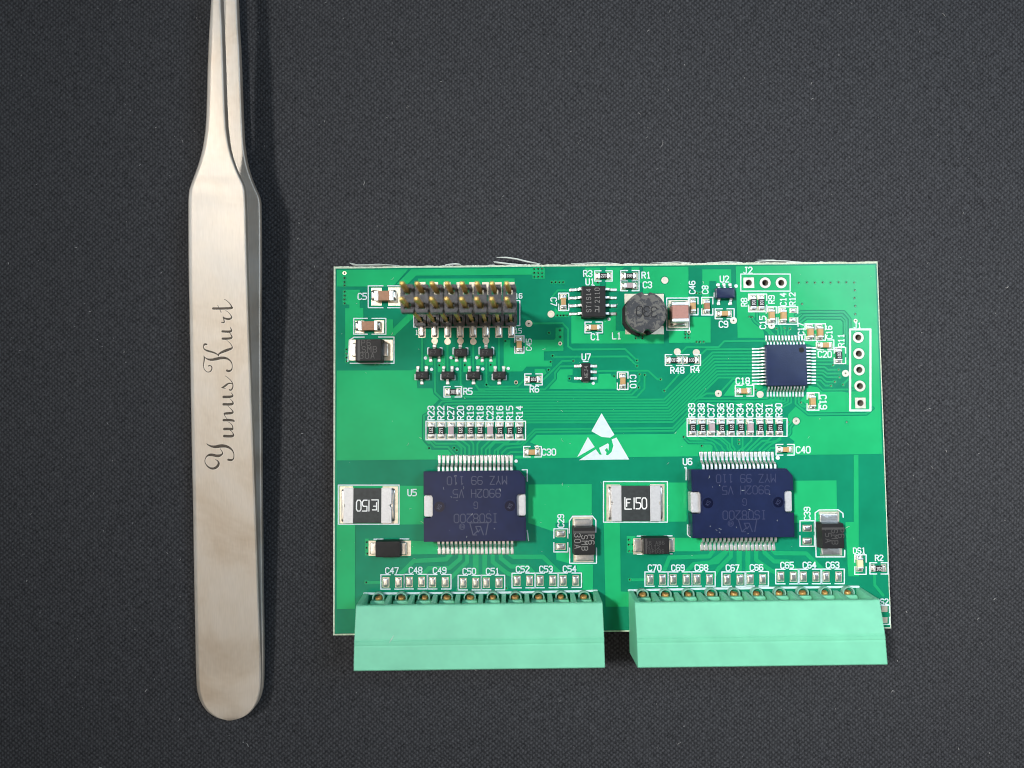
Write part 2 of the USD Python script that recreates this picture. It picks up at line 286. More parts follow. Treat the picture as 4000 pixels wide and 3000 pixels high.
# --- conductors under the mask
T = []   # (points, width mm)
def tr(s, w=20, **k): T.append((mixed(s), w * U))
for s in ('B 182 730 545 725 605 790 605 975 655 1010 1220 1005 1350 1128', 'B 438 1078 455 1090 1245 1085 1350 1188', 'B 663 1133 540 1135 340 1335 300 1340', 'B 680 1190 520 1192 465 1260 465 1325 355 1440 -360 1440',
 'B 915 1243 1470 1240 1570 1332 1605 1332', 'B 1377 1278 1375 1350 1270 1468 -440 1466', 'B 1370 1420 1295 1497 -530 1493', 'B 1433 1285 1430 1430 1345 1525 -660 1520', 'B 1810 1270 1645 1455', 'B -276 1390 -240 1413 60 1410 130 1340 170 1330',
 'A 1075 885 1075 1250', 'A 1350 960 1350 1250', 'A 1628 960 1628 1250', 'A 1905 885 1905 1250', 'A 1213 1090 1215 1470 1290 1545 1390 1546', 'A 1490 1090 1492 1385 1570 1474 1620 1476', 'A 1770 1090 1770 1390', 'A 1630 1360 1690 1445 1750 1445', 'A 1350 1370 1350 1420',
 'B 640 370 495 370 435 440 435 520', 'B 1830 1040 1885 985 C 130 985 190 920 640 918', 'B 2040 1065 2100 1008 C 0 1008 520 1006', 'C 85 1485 0 1485 -90 1540', 'C 160 1460 280 1330 510 1320', 'C 630 1440 530 1490',
 'C 1165 1130 1390 1130', 'C 1165 1165 1340 1170', 'C 1165 1200 1275 1200 1310 1230 1425 1228', 'C 1165 1235 1260 1240 1300 1270 1460 1270', 'C 1165 1270 1250 1270 1300 1310 1430 1310', 'C 1165 1305 1240 1310 1290 1360 1385 1358', 'C 1165 1340 1230 1345 1280 1400 1345 1400', 'C 1165 1372 1185 1372 1255 1445 1640 1440', 'C 1550 1310 1475 1385',
 'C 705 870 655 810 525 715 505 690 490 660', 'C 740 870 660 785 545 690 545 620', 'C 773 870 770 810 755 785', 'C 810 870 808 790 790 740', 'C 845 870 840 780', 'C 880 870 878 820 900 790',
 'C 960 640 1020 605 1480 605 1545 680 1545 800', 'C 1000 690 1050 640 1462 638 1510 690 1515 1100', 'C 1010 720 1080 668 1450 670 1488 705 1490 850',
 'F 960 120 960 215 1098 328 1725 323 1795 262', 'F 995 120 995 200 1020 235 1060 250', 'F 1020 200 1060 240 1090 240',
 'E 1895 310 1735 475 245 490 95 645 0 650 D 1960 655 1895 715 1895 785', 'E 1895 350 1745 505 255 520 95 682 0 686 D 1990 695 1940 740 1940 785', 'E 150 735 40 735 D 2030 735 1990 770 1988 790',
 'D 1150 612 1215 680 1355 680 1440 775', 'D 1180 600 1225 645 1455 645 1500 690 1500 785', 'D 1400 605 1440 613 1540 690 1540 785', 'D 1500 605 1585 670 1585 785', 'D 1595 600 1630 650 1630 785', 'D 1708 600 1672 650 1672 785', 'D 1813 605 1718 695 1718 785', 'D 1917 600 1860 612 1763 710 1763 785', 'D 2025 600 2005 628 1862 632 1805 695 1805 785', 'D 2130 600 2095 645 1955 650 1860 720 1855 785',
 'F 60 575 140 590 225 665 225 690 262 745', 'F -60 570 70 605 160 670 170 695 215 745', 'F 160 575 250 650 252 690 300 745', 'F 275 570 275 660 303 700 303 745', 'F 388 570 388 690 345 722 345 745', 'F 485 570 485 610 392 705 392 745', 'F 600 570 570 590 437 720 437 745', 'F 700 575 660 612 600 614 480 720 480 745', 'F 800 575 760 612 645 635 570 705 570 745', 'F 800 600 700 650 612 722 612 745', 'F 880 560 905 530 905 465 965 400', 'E 1855 572 1910 630 2150 632 F 80 655 125 740', 'F 740 690 690 692 658 730 658 745',
 'I 1660 300 1660 360', 'F 800 395 860 390 880 410'): tr(s)
# the long bus that runs from the left row of resistors to the large chip
xj = [1640, 1655, 1668, 1682, 1695, 1706, 1716, 1726, 1736]; yj = [168, 199, 229, 259, 290, 320, 350, 380, 411]
lend = ['D 1400 183 1295 188 1190 290 1095 345 1095 590 1150 640', 'D 1400 214 1330 217 1185 365 1178 410', 'D 1440 246 1405 248 1285 375 1283 410', 'D 1600 275 1490 390 1490 420', 'D 1700 305 1650 310 1600 375 1600 420', 'D 1730 335 1710 400',
        'D 1900 360 1835 365 1815 395', 'D 2060 385 1920 390 1915 420', 'D 2130 412 2060 412 2025 430']
for j in range(9):
    s = lend[j].split(); pts = [f'{s[i]} {s[i+1]}' for i in range(1, len(s), 2)][::-1]
    m = j + 1
    tr('D ' + ' '.join(pts) + f' E 0 {yj[j]+4} {xj[j]} {yj[j]} C {62+8*j} {1042+34*j} 520 {1041+34*j}')
# fan from the large chip's lower leads
for i in range(8):
    x0 = 672 + 34.5 * i
    lx = [-200, -150, -43, 170, 275, 380, 588, 692][i]; ly = [150, 182, 214, 214, 240, 262, 285, 285][i] + 4
    tr(f'F {x0} 120 {x0} {135+8*i} {x0-(ly-135-8*i)*.9:.0f} {ly} {max(lx+60, lx):.0f} {ly} {lx} {ly+60} {lx} 395' if i < 3 else f'F {x0} 120 {x0} {138+9*i} {lx+ (60 if lx+60 < x0 else 0)} {ly} {lx} {ly+50} {lx} 395', 17)
for s, w in (('G 1397 300 1335 372 985 390 845 530', 46), ('G 1490 300 1488 365 1370 467 1150 467 1085 540', 44), ('G 1562 300 1562 400 1400 560 1330 610', 44), ('G 1655 300 1655 580', 62), ('G 1752 300 1752 580', 52), ('G 1838 300 1838 400 1990 520 2090 560', 44),
 ('G 1925 300 1925 360 2035 450 H 170 452 255 545', 44), ('G 2010 300 2065 345 H 335 345 545 555', 46), ('G 472 622 660 622', 30), ('H 1273 592 1470 592', 30), ('I 1812 540 1815 650 1905 760', 30),
 ('H 2180 270 2130 340 1700 352 H 1640 500', 44), ('H 2330 270 2220 400 1960 425 1870 520', 44), ('I 205 260 205 290 -10 440 -60 500', 44), ('I 262 260 262 340 120 480 80 560', 44), ('I 352 260 352 560', 56), ('I 445 260 445 560', 52), ('I 535 260 535 380 690 490 760 520', 44),
 ('I 625 260 625 300 730 395 880 398 990 520', 44), ('I 700 260 740 305 1075 308 1260 490', 44)): tr(s, w)
TL = [LineString(p).buffer(w / 2, quad_segs=3, join_style=1) for p, w in T]
TU = unary_union([LineString(p).buffer(w / 2 + 0.16, quad_segs=3) for p, w in T])
POURS = ['A 150 133 935 133 780 310 700 330 150 330', 'A 970 133 2266 122 2401 118 2401 247 2266 247 2266 203 1010 212 925 300 800 305', 'A 1030 245 2075 242 2075 320 1030 320',
 'A 218 365 403 365 403 562 440 562 440 690 350 700 350 870 290 890 290 1150 245 1150 245 565 290 565 290 525 218 525', 'A 690 685 760 685 762 785 925 625 1000 625 1000 650 780 860 690 860',
 'A 150 1237 960 1235 1015 1215 1022 1428 1188 1430 D 1200 110 1262 165 1080 345 1080 610 1150 690 1180 712 1355 712 1430 775 1240 815 140 825', 'D 155 1095 1090 1100 1090 1515 352 1522 G 350 905 155 910',
 'G 460 150 500 150 500 175 1250 172 1250 315 1000 318 500 335 460 330', 'E 175 1085 862 1080 862 1415 650 1415 600 1500 470 1500 470 1600 175 1500', 'E 990 1500 1165 1500 H 1175 720 1262 725 1262 885 1010 885', 'E 1000 1060 1885 1065 1885 1485 1000 1495',
 'H 475 300 615 305 615 420 875 430 875 705 762 705 762 520 700 500 700 440 480 378', 'E 190 630 265 550 1745 540 1895 380 1895 570 2165 575 2165 740 2010 742 2010 780 30 805 30 775 320 775 330 680',
 'C 315 105 1838 80 F 1915 755 865 768 950 620 865 560 880 330 950 255 1080 100 C 1090 1400 1550 1480 1540 1180 1180 1110 1180 980 1050 940 1040 800 960 700 C 560 700 620 830 620 885 335 885', 'C 180 1510 300 1345 500 1340 600 1400 640 1510',
 'B 640 645 775 645 775 850 990 850 985 690 1120 640 1120 805 1640 850 1640 945 640 945', 'B 790 115 950 115 950 320 790 320', 'B 1015 112 1230 112 1160 160 1170 380 1015 380', 'B 1290 110 1375 110 1375 160 1290 160', 'B 1415 105 1905 105 1905 450 1660 450 1640 400 1415 400 1415 290 1375 290 1375 245 1415 245',
 'B 2055 145 C 265 143 265 310 110 310 105 272 B 2130 272 2130 430 2055 430', 'B 1690 800 1925 800 1925 660 2145 660 2145 935 1695 940', 'A 1957 905 2028 905 2028 985 B 20 995 20 1055 140 1055 140 905 455 905 470 885 470 775 555 773 555 1025 345 1030 345 1130 432 1130 432 1193 155 1195 115 1245 A 1957 1250',
 'B 245 1220 350 1220 375 1265 330 1300 245 1265', 'B 520 1225 655 1222 655 1285 600 1290 600 1355 660 1370 930 1370 935 1275 1065 1272 1075 1300 1120 1310 1130 1435 400 1438 495 1250', 'B 460 550 500 600 612 600 612 660 460 660',
 'A 1105 1065 1195 1065 1195 1180 1130 1185 1105 1160', 'A 1245 1080 1325 1080 1325 1255 1245 1255', 'A 1380 1070 1475 1070 1475 1190 1380 1190', 'A 1520 1080 1600 1080 1600 1255 1520 1255', 'A 1660 1070 1750 1070 1750 1180 1660 1180', 'A 1795 1080 1875 1080 1875 1250 1795 1250',
 'F 945 1045 1402 1040 1410 1480 1240 1490 1130 1490 945 1500', 'F 1590 765 1638 765 I 1645 555 1530 555 1500 0 F 1500 1490 1590 1490', 'H 1240 120 1330 120 1330 300 1240 302', 'H 1750 140 2060 140 2060 285 1750 285', 'C -50 330 25 330 30 560 -50 560']
PADS = []       # shapely pads on the board (they clear the pours around them a little)
def pad_rect(reg, x0, y0, x1, y1, r=0.05):
    a = L(reg, x0, y0); b = L(reg, x1, y0); c = L(reg, x1, y1); d = L(reg, x0, y1); return Polygon([a, b, c, d])
pours = unary_union([Polygon(mixed(s)).buffer(0) for s in POURS]).intersection(mask_area.buffer(-0.25))
holes_clear = unary_union([disc(*c, 0.95, 24) for c, r, _ in HOLES] + [disc(*c, r + .12) for c, r, h in PROBES])
via_ring = unary_union([disc(x, y, 0.33, 12) for x, y in VIAS])
pours = pours.difference(TU).difference(holes_clear).difference(CUT).buffer(-0.02).buffer(0.02).simplify(0.01)
for g in sorted(pours.geoms, key=lambda g: -g.area):
    if g.area > 0.12: obj('copper_area', slab(g, 0.0, 0.045), 'mask_copper', BOARD)
for i, g in enumerate(TL):
    g = g.difference(CUT)
    obj('trace', slab(g, 0.0, 0.046 + 0.0004 * (i % 9)), 'mask_trace', BOARD)
for i, (x, y) in enumerate(VIAS):
    obj('via', slab(disc(x, y, 0.31, 16).difference(disc(x, y, VR, 12)), 0.0, 0.054), 'mask_trace' if i % 23 else 'tin_pad', BOARD)
for c, r, h in PROBES:
    g = disc(*c, r, 24)
    obj('test_pad', slab(g.difference(disc(*c, 0.13, 12)) if h else g, 0.0, 0.06), 'tin_pad', BOARD)
for c, r, sq in HOLES:
    g = sbox(c[0] - .83, c[1] - .83, c[0] + .83, c[1] + .83) if sq else disc(*c, 0.86, 28)
    p = obj('plated_hole', slab(g.difference(disc(*c, r, 24)), 0.0, 0.06), 'tin_pad', BOARD)
    obj('barrel', slab(disc(*c, r, 24).difference(disc(*c, r - .06, 24)), -1.6, 0.05), 'hole_wall', p)
for x, y in ((1212, 918), (1350, 925), (1490, 918), (1628, 925), (1765, 915)):
    g = disc(*L('A', x, y), 35 * U, 24).union(LineString(LP('A', [(x, y - 60), (x, y + (70 if y < 920 else -20))])).buffer(17 * U, cap_style=2))
    obj('test_pad', slab(g, 0.0, 0.055), 'tin_pad', BOARD)

# --- white printing
def silk(poly, name='printed_outline'): obj(name, slab(poly, 0.0, 0.078), 'print_white', BOARD)
SW = 12 * U
def frame(reg, x0, y0, x1, y1, gaps='', w=12):
    """rectangle of printed line; gaps: 'h' leaves the middle of top and bottom open, 'v' the middle of the sides"""
    q = LP(reg, [(x0, y0), (x1, y0), (x1, y1), (x0, y1)])
    g = LineString(q + [q[0]]).buffer(w * U / 2, cap_style=1, join_style=1, quad_segs=3)
    if gaps:
        mx, my = (x0 + x1) / 2, (y0 + y1) / 2; gw = 20
        cut = Polygon(LP(reg, [(mx - gw, y0 - 30), (mx + gw, y0 - 30), (mx + gw, y1 + 30), (mx - gw, y1 + 30)] if gaps == 'h' else [(x0 - 30, my - gw), (x1 + 30, my - gw), (x1 + 30, my + gw), (x0 - 30, my + gw)]))
        g = g.difference(cut)
    silk(g)
def line(s, w=12): silk(LineString(mixed(s)).buffer(w * U / 2, quad_segs=3))
def word(text, reg, x, y, h=66, rot=0, **kw): silk(place_text(text, L(reg, x, y), h * U, rot, **kw), 'printed_lettering')
for f in (('A', 495, 322, 860, 558, 'h'), ('A', 337, 675, 684, 846, 'h'), ('A', 1312, 1410, 1502, 1523, 'h'), ('A', 2075, 862, 2175, 1050, 'v'),
 ('B', 892, 160, 1082, 272, 'h'), ('B', 1173, 158, 1372, 268, 'h'), ('B', 1173, 268, 1372, 376, 'h'), ('B', 503, 403, 612, 590, 'v'), ('B', 788, 714, 977, 830, 'h'), ('B', 1905, 448, 2008, 635, 'v'), ('B', 2048, 448, 2168, 638, 'v'), ('B', 1670, 455, 1915, 802, ''),
 ('B', 137, 1273, 327, 1392, 'h'), ('B', 1138, 1253, 1252, 1442, 'v'), ('B', 1655, 1065, 1845, 1183, 'h'), ('B', 1845, 1065, 2035, 1183, 'h'),
 ('C', 93, 570, 297, 678, 'h'), ('C', 452, 412, 648, 602, 'v'), ('C', 643, 548, 752, 738, 'v'), ('C', 772, 548, 982, 738, 'v'), ('C', 1062, 732, 1170, 912, 'v'), ('C', 1170, 732, 1282, 912, 'v'), ('C', 1193, 907, 1372, 1012, 'h'), ('C', 1378, 988, 1500, 1162, 'v'), ('C', 310, 1397, 508, 1513, 'h'), ('F', 1085, 93, 1213, 283, 'v'),
 ('E', 125, 675, 317, 787, 'h'), ('F', 750, 653, 945, 768, 'h'), ('D', 172, 1092, 828, 1515, ''), ('E', 988, 1053, 1678, 1492, ''), ('C', 368, 196, 902, 380, ''), ('H', 452, 42, 602, 292, 'v'), ('I', 1008, -45, 1165, 232, 'v'), ('I', 1598, 322, 1722, 535, 'v'), ('I', 1762, 408, 1958, 530, 'h'), ('I', 1868, 870, 1975, 1075, 'v')): frame(*f)
frame('C', 1548, 793, 1768, 1668, '', 22)
for reg, x0, y0, x1, y1 in (('D', 1117, 403, 2192, 602), ('F', -210, 372, 868, 566)):
    frame(reg, x0, y0, x1, y1, '')
    for k in range(1, 10):
        x = x0 + (x1 - x0) * k / 10; line(f'{reg} {x} {y0} {x} {y0+62}', 10); line(f'{reg} {x} {y1-62} {x} {y1}', 10)
EMPTY = [('G', 685, 820, 620, 'C47', 750), ('G', 937, 1070, 617, 'C48', 1005), ('G', 1190, 1325, 618, 'C49', 1265), ('G', 1520, 1655, 628, 'C50', 1585), ('G', 1770, 1905, 627, 'C51', 1838), ('H', 55, 190, 605, 'C52', 115), ('H', 303, 440, 604, 'C53', 367), ('H', 552, 688, 602, 'C54', 622),
 ('H', 1490, 1625, 590, 'C70', 1540), ('H', 1740, 1880, 590, 'C69', 1792), ('H', 1997, 2132, 588, 'C68', 2045), ('I', 220, 360, 590, 'C67', 280), ('I', 470, 605, 586, 'C66', 538), ('I', 800, 935, 562, 'C65', 868), ('I', 1045, 1180, 561, 'C64', 1110), ('I', 1290, 1425, 560, 'C63', 1360)]
for reg, xa, xb, y, t, tx in EMPTY:
    frame(reg, xa - 55, y - 82, xb + 62, y + 74, 'h'); word(t, reg, tx, y - 126, 62)
    for x in (xa, xb):
        p = obj('solder_pad', slab(pad_rect(reg, x - 36, y - 55, x + 36, y + 55), 0, .06), 'tin_pad', BOARD)
        c = L(reg, x, y); obj('solder_blob', dome_pad(*c, 62 * U, 98 * U, .06, .16), 'solder', p, smooth=50)
for reg, x, ys, w, h in (('H', 524, (97, 236), 104, 70), ('I', 1086, (36, 176), 100, 70), ('C', 932, (590, 690), 76, 52), ('I', 1920, (910, 1028), 66, 62)):
    for y in ys:
        p = obj('solder_pad', slab(pad_rect(reg, x - w / 2, y - h / 2, x + w / 2, y + h / 2), 0, .06), 'tin_pad', BOARD)
        if x != 1920: obj('solder_blob', dome_pad(*L(reg, x, y), w * .88 * U, h * .88 * U, .06, .15), 'solder', p, smooth=50)
for t in (('C5', 'A', 430, 437, 66, 0), ('R5', 'A', 1570, 1462), ('16', 'A', 2118, 432, 52), ('15', 'A', 2113, 808, 52), ('1', 'A', 1018, 825, 50), ('C45', 'B', 182, 958, 56, 90),
 ('R3', 'B', 818, 190), ('U1', 'B', 843, 280), ('R1', 'B', 1448, 208), ('C3', 'B', 1462, 312), ('C46', 'B', 1945, 340, 62, 90), ('C8', 'B', 2085, 365, 62, 90), ('C1', 'B', 900, 873), ('L1', 'B', 1130, 863), ('R6', 'B', 242, 1437), ('U7', 'B', 802, 1090), ('R48', 'B', 1785, 1235), ('R4', 'B', 1978, 1225),
 ('C7', 'B', 450, 495, 62, -90), ('C10', 'B', 1308, 1355, 62, -90), ('U2', 'C', 192, 250), ('J2', 'C', 445, 155), ('C9', 'C', 182, 738), ('R8', 'C', 405, 500, 62, 90), ('R9', 'C', 700, 470, 62, 90), ('C14', 'C', 826, 470, 62, 90), ('R12', 'C', 925, 465, 62, 90), ('C15', 'C', 605, 718, 62, 90), ('C17', 'C', 1018, 790, 60, 90), ('C16', 'C', 1322, 825, 62, 90),
 ('C20', 'C', 1275, 1062), ('R11', 'C', 1452, 912, 62, 90), ('J1', 'C', 1628, 752, 56, 0), ('C18', 'C', 390, 1350), ('C19', 'F', 1258, 195, 68, -90), ('C30', 'E', 398, 735), ('C40', 'F', 1042, 710, 68), ('U5', 'D', 968, 1172), ('U6', 'E', 1895, 838), ('C29', 'E', 527, 1478, 62, 90), ('C39', 'F', 1085, 1400, 62, 90), ('DS1', 'I', 1648, 278, 58), ('R2', 'I', 1862, 357, 58), ('DS2', 'I', 1895, 830, 58)): word(*t)
for i, t in enumerate(('R23', 'R22', 'C27', 'R20', 'R19', 'R18', 'C23', 'R16', 'R15', 'R14')): word(t, 'D', 1172 + 106 * i, 313, 66, 90)
for i, t in enumerate(('R39', 'R38', 'C37', 'R36', 'R35', 'R34', 'C33', 'R32', 'R31', 'R30')): word(t, 'F', -162 + 104.5 * i, 284, 66, 90)
for s in ('A 275 1140 290 910 340 878 450 876', 'A 605 876 772 876 772 1160 300 1160', 'A 985 640 985 768 1010 768', 'A 2090 482 2130 482 2130 752 2085 752', 'A 1015 768 2085 768',
 'E 620 1610 620 1478 655 1428 868 1426 905 1470 905 1600', 'H 622 250 622 415 912 415 912 250', 'F 1172 1555 1172 1390 1215 1360 1420 1358 1470 1395 1475 1440', 'I 1170 30 1182 345 1490 345 1490 275', 'G 555 155 655 155', 'G 838 152 932 152', 'H 1352 122 1448 122', 'H 1642 118 1728 118', 'H 1352 318 1400 318', 'H 1710 312 1730 312',
 'E 110 925 165 925 165 1050', 'G 2210 60 2225 170', 'E 1880 900 1880 1035', 'F -235 900 -235 905', 'H 1895 0 1895 105 1925 130', 'B 770 1140 820 1140', 'B 770 1360 820 1360', 'B 800 665 960 665', 'B 870 318 890 318', 'C 82 400 82 440',
 'A 1135 1060 1135 995 1150 990', 'A 1290 1060 1290 995 1270 990', 'A 1410 1060 1410 995 1425 990', 'A 1568 1060 1568 995 1550 990', 'A 1690 1060 1690 990 1705 985', 'A 1848 1060 1848 990 1830 985',
 'A 1000 1280 1000 1335 1030 1335', 'A 1150 1290 1150 1335 1120 1335', 'A 1277 1280 1277 1335 1305 1335', 'A 1430 1290 1430 1335 1400 1335', 'A 1555 1280 1555 1335 1585 1335', 'A 1708 1290 1708 1335 1680 1335', 'A 1833 1280 1833 1335 1860 1335', 'A 1985 1290 1985 1335 1955 1335'): line(s)
for s in ('G 450 742 2060 730 H 915 712', 'H 1262 708 I -50 690 1640 668'): line(s, 22)
for r, x, y, q in (('A', 1112, 1102, 18), ('A', 1388, 1098, 18), ('A', 1665, 1098, 18), ('A', 1178, 1225, 18), ('A', 1455, 1222, 18), ('A', 1730, 1220, 18), ('A', 2006, 1215, 18), ('B', 1047, 683, 18), ('B', 877, 1375, 17), ('C', 318, 325, 20), ('E', 45, 833, 18), ('F', 768, 797, 22), ('C', 1060, 905, 14)):
    obj('printed_dot', slab(disc(*L(r, x, y), q * U), 0, .078), 'print_white', BOARD)
# electrostatic warning sign: a triangle with a reaching hand left out of it
hand = ['E 967 315 1105 548 1060 580 968 572 858 510', 'E 820 573 892 680 705 788', 'E 725 822 905 705 945 762 968 765 940 690 1035 640 1048 655 1042 720 1025 690 1000 712 1018 735 1015 765 1035 770 1075 735 1095 665 1075 600 1128 578 1265 815']
for s in hand: silk(Polygon(mixed(s)).buffer(0.0), 'warning_sign')
# ------------------------------------------------------------------ small parts soldered on
def chip(reg, x, y, length, width, rot=0, kind='ceramic_tan', z=0.8, cap=0.34, text=None, tcol='mark_white', trot=0, pads=True, name=None, th=None):
    """two-terminal chip part; x, y its centre, length and width as surveyed (zoom units)"""
    cx, cy = L(reg, x, y, z); l, w = length * U * (119 - z) / 119, width * U * (119 - z) / 119
    a = math.radians(rot); c, s = math.cos(a), math.sin(a)
    name = name or ('resistor' if kind == 'resistor_black' else 'capacitor')
    body = cbox(cx, cy, l - cap * .9, w * .94, 0.1, z * 0.97, .04, a, .04)
    p = obj(name, body, kind, BOARD, smooth=40)
    for d in (-1, 1):
        ox, oy = cx + d * c * (l / 2 - cap / 2), cy + d * s * (l / 2 - cap / 2)
        obj('end_cap', cbox(ox, oy, cap, w, 0.08, z, .07, a, .09), 'lead_metal', p, smooth=50)
        if pads:
            ex_, ey_ = cx + d * c * (l / 2 + .02), cy + d * s * (l / 2 + .02)
            obj('solder_joint', dome_pad(ex_, ey_, .62, w * 1.12, .02, min(.42, z * .6), a), 'solder', p, smooth=50)
            obj('solder_pad', slab(affinity.translate(affinity.rotate(sbox(-.40, -w * .62, .40, w * .62), rot, origin=(0, 0)), cx + d * c * (l / 2 + .06), cy + d * s * (l / 2 + .06)), 0, .058), 'tin_pad', p)
    if text:
        obj('marking', slab(place_text(text, (cx, cy), th or w * .50, rot + trot, wid=.46, adv=.66, pen=.065), z * .97 - .01, z * .97 + .012), tcol, p)
    return p
def bigpads(p, reg, *rects):
    for r in rects: obj('solder_pad', slab(pad_rect(reg, *r), 0, .064), 'tin_pad', p)
p = chip('A', 662, 427, 208, 112, 0, 'ceramic_brown', 1.2, .62, pads=False); bigpads(p, 'A', (525, 345, 640, 535), (710, 340, 852, 538))
for q in ((562, 427), (765, 427)): obj('solder_joint', dome_pad(*L('A', *q), 1.1, 1.7, .05, .5), 'solder', p, smooth=50)
p = chip('A', 490, 752, 208, 104, 0, 'ceramic_brown', 1.1, .55, pads=False); bigpads(p, 'A', (355, 700, 450, 835), (560, 695, 665, 835))
for q in ((390, 758), (600, 758)): obj('solder_joint', dome_pad(*L('A', *q), 1.1, 1.55, .05, .5), 'solder', p, smooth=50)
chip('B', 78, 955, 118, 58, 90); chip('A', 1410, 1467, 118, 62, 0, 'resistor_black', .5, text='101')
chip('B', 990, 212, 120, 62, 0, 'resistor_black', .5, text='223'); chip('B', 1270, 212, 120, 62, 0, 'resistor_black', .5, text='683', trot=180); chip('B', 1272, 315, 118, 60, 0, 'ceramic_mauve')
chip('B', 557, 490, 118, 58, 90); chip('B', 888, 768, 118, 58); chip('B', 1960, 540, 118, 56, 90); chip('B', 2110, 540, 112, 60, 90, 'ceramic_brown')
p = chip('B', 1822, 603, 220, 184, 90, 'ceramic_pink', 2.4, .55, pads=False); bigpads(p, 'B', (1690, 478, 1905, 560), (1690, 690, 1905, 780))
for q in ((1795, 520), (1795, 735)): obj('solder_joint', dome_pad(*L('B', *q), 2.6, .9, .05, .6), 'solder', p, smooth=50)
chip('B', 230, 1332, 120, 62, 0, 'resistor_black', .5, text='101'); chip('B', 1200, 1350, 118, 58, 90)
chip('B', 1752, 1123, 120, 62, 0, 'resistor_black', .5, text='103', trot=180); chip('B', 1940, 1123, 120, 62, 0, 'resistor_black', .5, text='103')
chip('C', 200, 618, 112, 56); chip('C', 510, 503, 120, 64, 90, 'resistor_black', .5, text='101'); chip('C', 596, 503, 120, 64, 90, 'resistor_black', .5, text='101')
chip('C', 712, 637, 118, 60, 90); chip('C', 840, 640, 118, 60, 90); chip('C', 1132, 822, 120, 60, 90); chip('C', 1236, 822, 120, 60, 90); chip('C', 1290, 960, 116, 58); chip('C', 1435, 1072, 120, 64, 90, 'resistor_black', .5, text='103')
chip('C', 410, 1457, 116, 58); chip('F', 1155, 188, 118, 60, 90); chip('E', 215, 737, 116, 58); chip('F', 860, 708, 112, 56)
flip = [0, 1, 0, 0, 1, 0, 0, 1, 1, 0]
for i in range(10):
    k = i in (2, 6)
    chip('D', 1173 + 106.2 * i, 502, 126, 66, 90, 'ceramic_mauve' if k else 'resistor_black', .8 if k else .5, text=None if k else '271', trot=180 * (1 - flip[i]))
    chip('F', -146 + 104.6 * i, 470, 122, 64, 90, 'ceramic_mauve' if k else 'resistor_black', .8 if k else .5, text=None if k else '271', trot=180 * (i in (4, 5)))
chip('I', 1665, 420, 118, 62, 90, 'led_body', .6, name='indicator_lamp'); chip('I', 1865, 474, 118, 64, 0, 'resistor_black', .5, text='102')
# current-sense resistors
def shunt(reg, x0, y0, x1, y1, m0, m1, upside, pads, ccol):
    z = .75; P0 = [L(reg, x, y, z) for x, y in ((x0, y0), (x1, y0), (x1, y1), (x0, y1))]
    q = Polygon(P0); cx, cy = q.centroid.coords[0]; l = math.dist(P0[0], P0[1]); w = math.dist(P0[1], P0[2]); a = math.atan2(P0[1][1] - P0[0][1], P0[1][0] - P0[0][0])
    ml, mr = (m0 - x0) / (x1 - x0) * l, (x1 - m1) / (x1 - x0) * l
    p = obj('shunt_resistor', cbox(cx + (ml - mr) / 2, cy, l - ml - mr, w, .25, z, .04, a, .04), 'shunt_black', BOARD, smooth=40)
    for d, m in ((-1, ml), (1, mr)):
        ox = cx + d * (l / 2 - m / 2) * math.cos(a); oy = cy + d * (l / 2 - m / 2) * math.sin(a)
        g = affinity.rotate(sbox(-m / 2, -w / 2 - .05, m / 2, w / 2 + .05).difference(disc(d * m / 2, 0, .28)), math.degrees(a), origin=(0, 0))
        obj('end_plate', stepped(affinity.translate(g, ox, oy), .06, z + .04, .06), 'shunt_metal', p)
        obj('solder_joint', dome_pad(cx + d * (l / 2 + .05), cy, .75, w * .96, .03, .35, a), 'solder', p, smooth=50)
    bigpads(p, reg, *pads)
    q = U * .985
    big = LineString([(-118 * q, 62 * q), (-118 * q, -62 * q), (-48 * q, -62 * q)]).buffer(6 * q, quad_segs=2)
    small = affinity.translate(glyphs('F', 78 * q, pen=.075, wid=.55), -78 * q, 6 * q)
    num = unary_union([LineString([(-18 * q, -58 * q), (-18 * q, 58 * q)]).buffer(6 * q, quad_segs=2)] + [affinity.translate(glyphs(t, 116 * q, wid=.42, pen=.055), x * q, 0) for t, x in (('5', 28), ('0', 92))])
    g = unary_union([big, small, num]); g = affinity.translate(affinity.rotate(g, math.degrees(a) + (180 if upside else 0), origin=(0, 0)), cx + (ml - mr) / 2, cy)
    obj('marking', slab(g, z - .01, z + .012), 'mark_white', p)
shunt('D', 225, 1128, 745, 1500, 332, 634, True, ((185, 1105, 330, 1505), (650, 1105, 815, 1508)), 0)
shunt('E', 1075, 1100, 1605, 1478, 1182, 1492, False, ((1020, 1085, 1165, 1482), (1490, 1080, 1645, 1480)), 0)
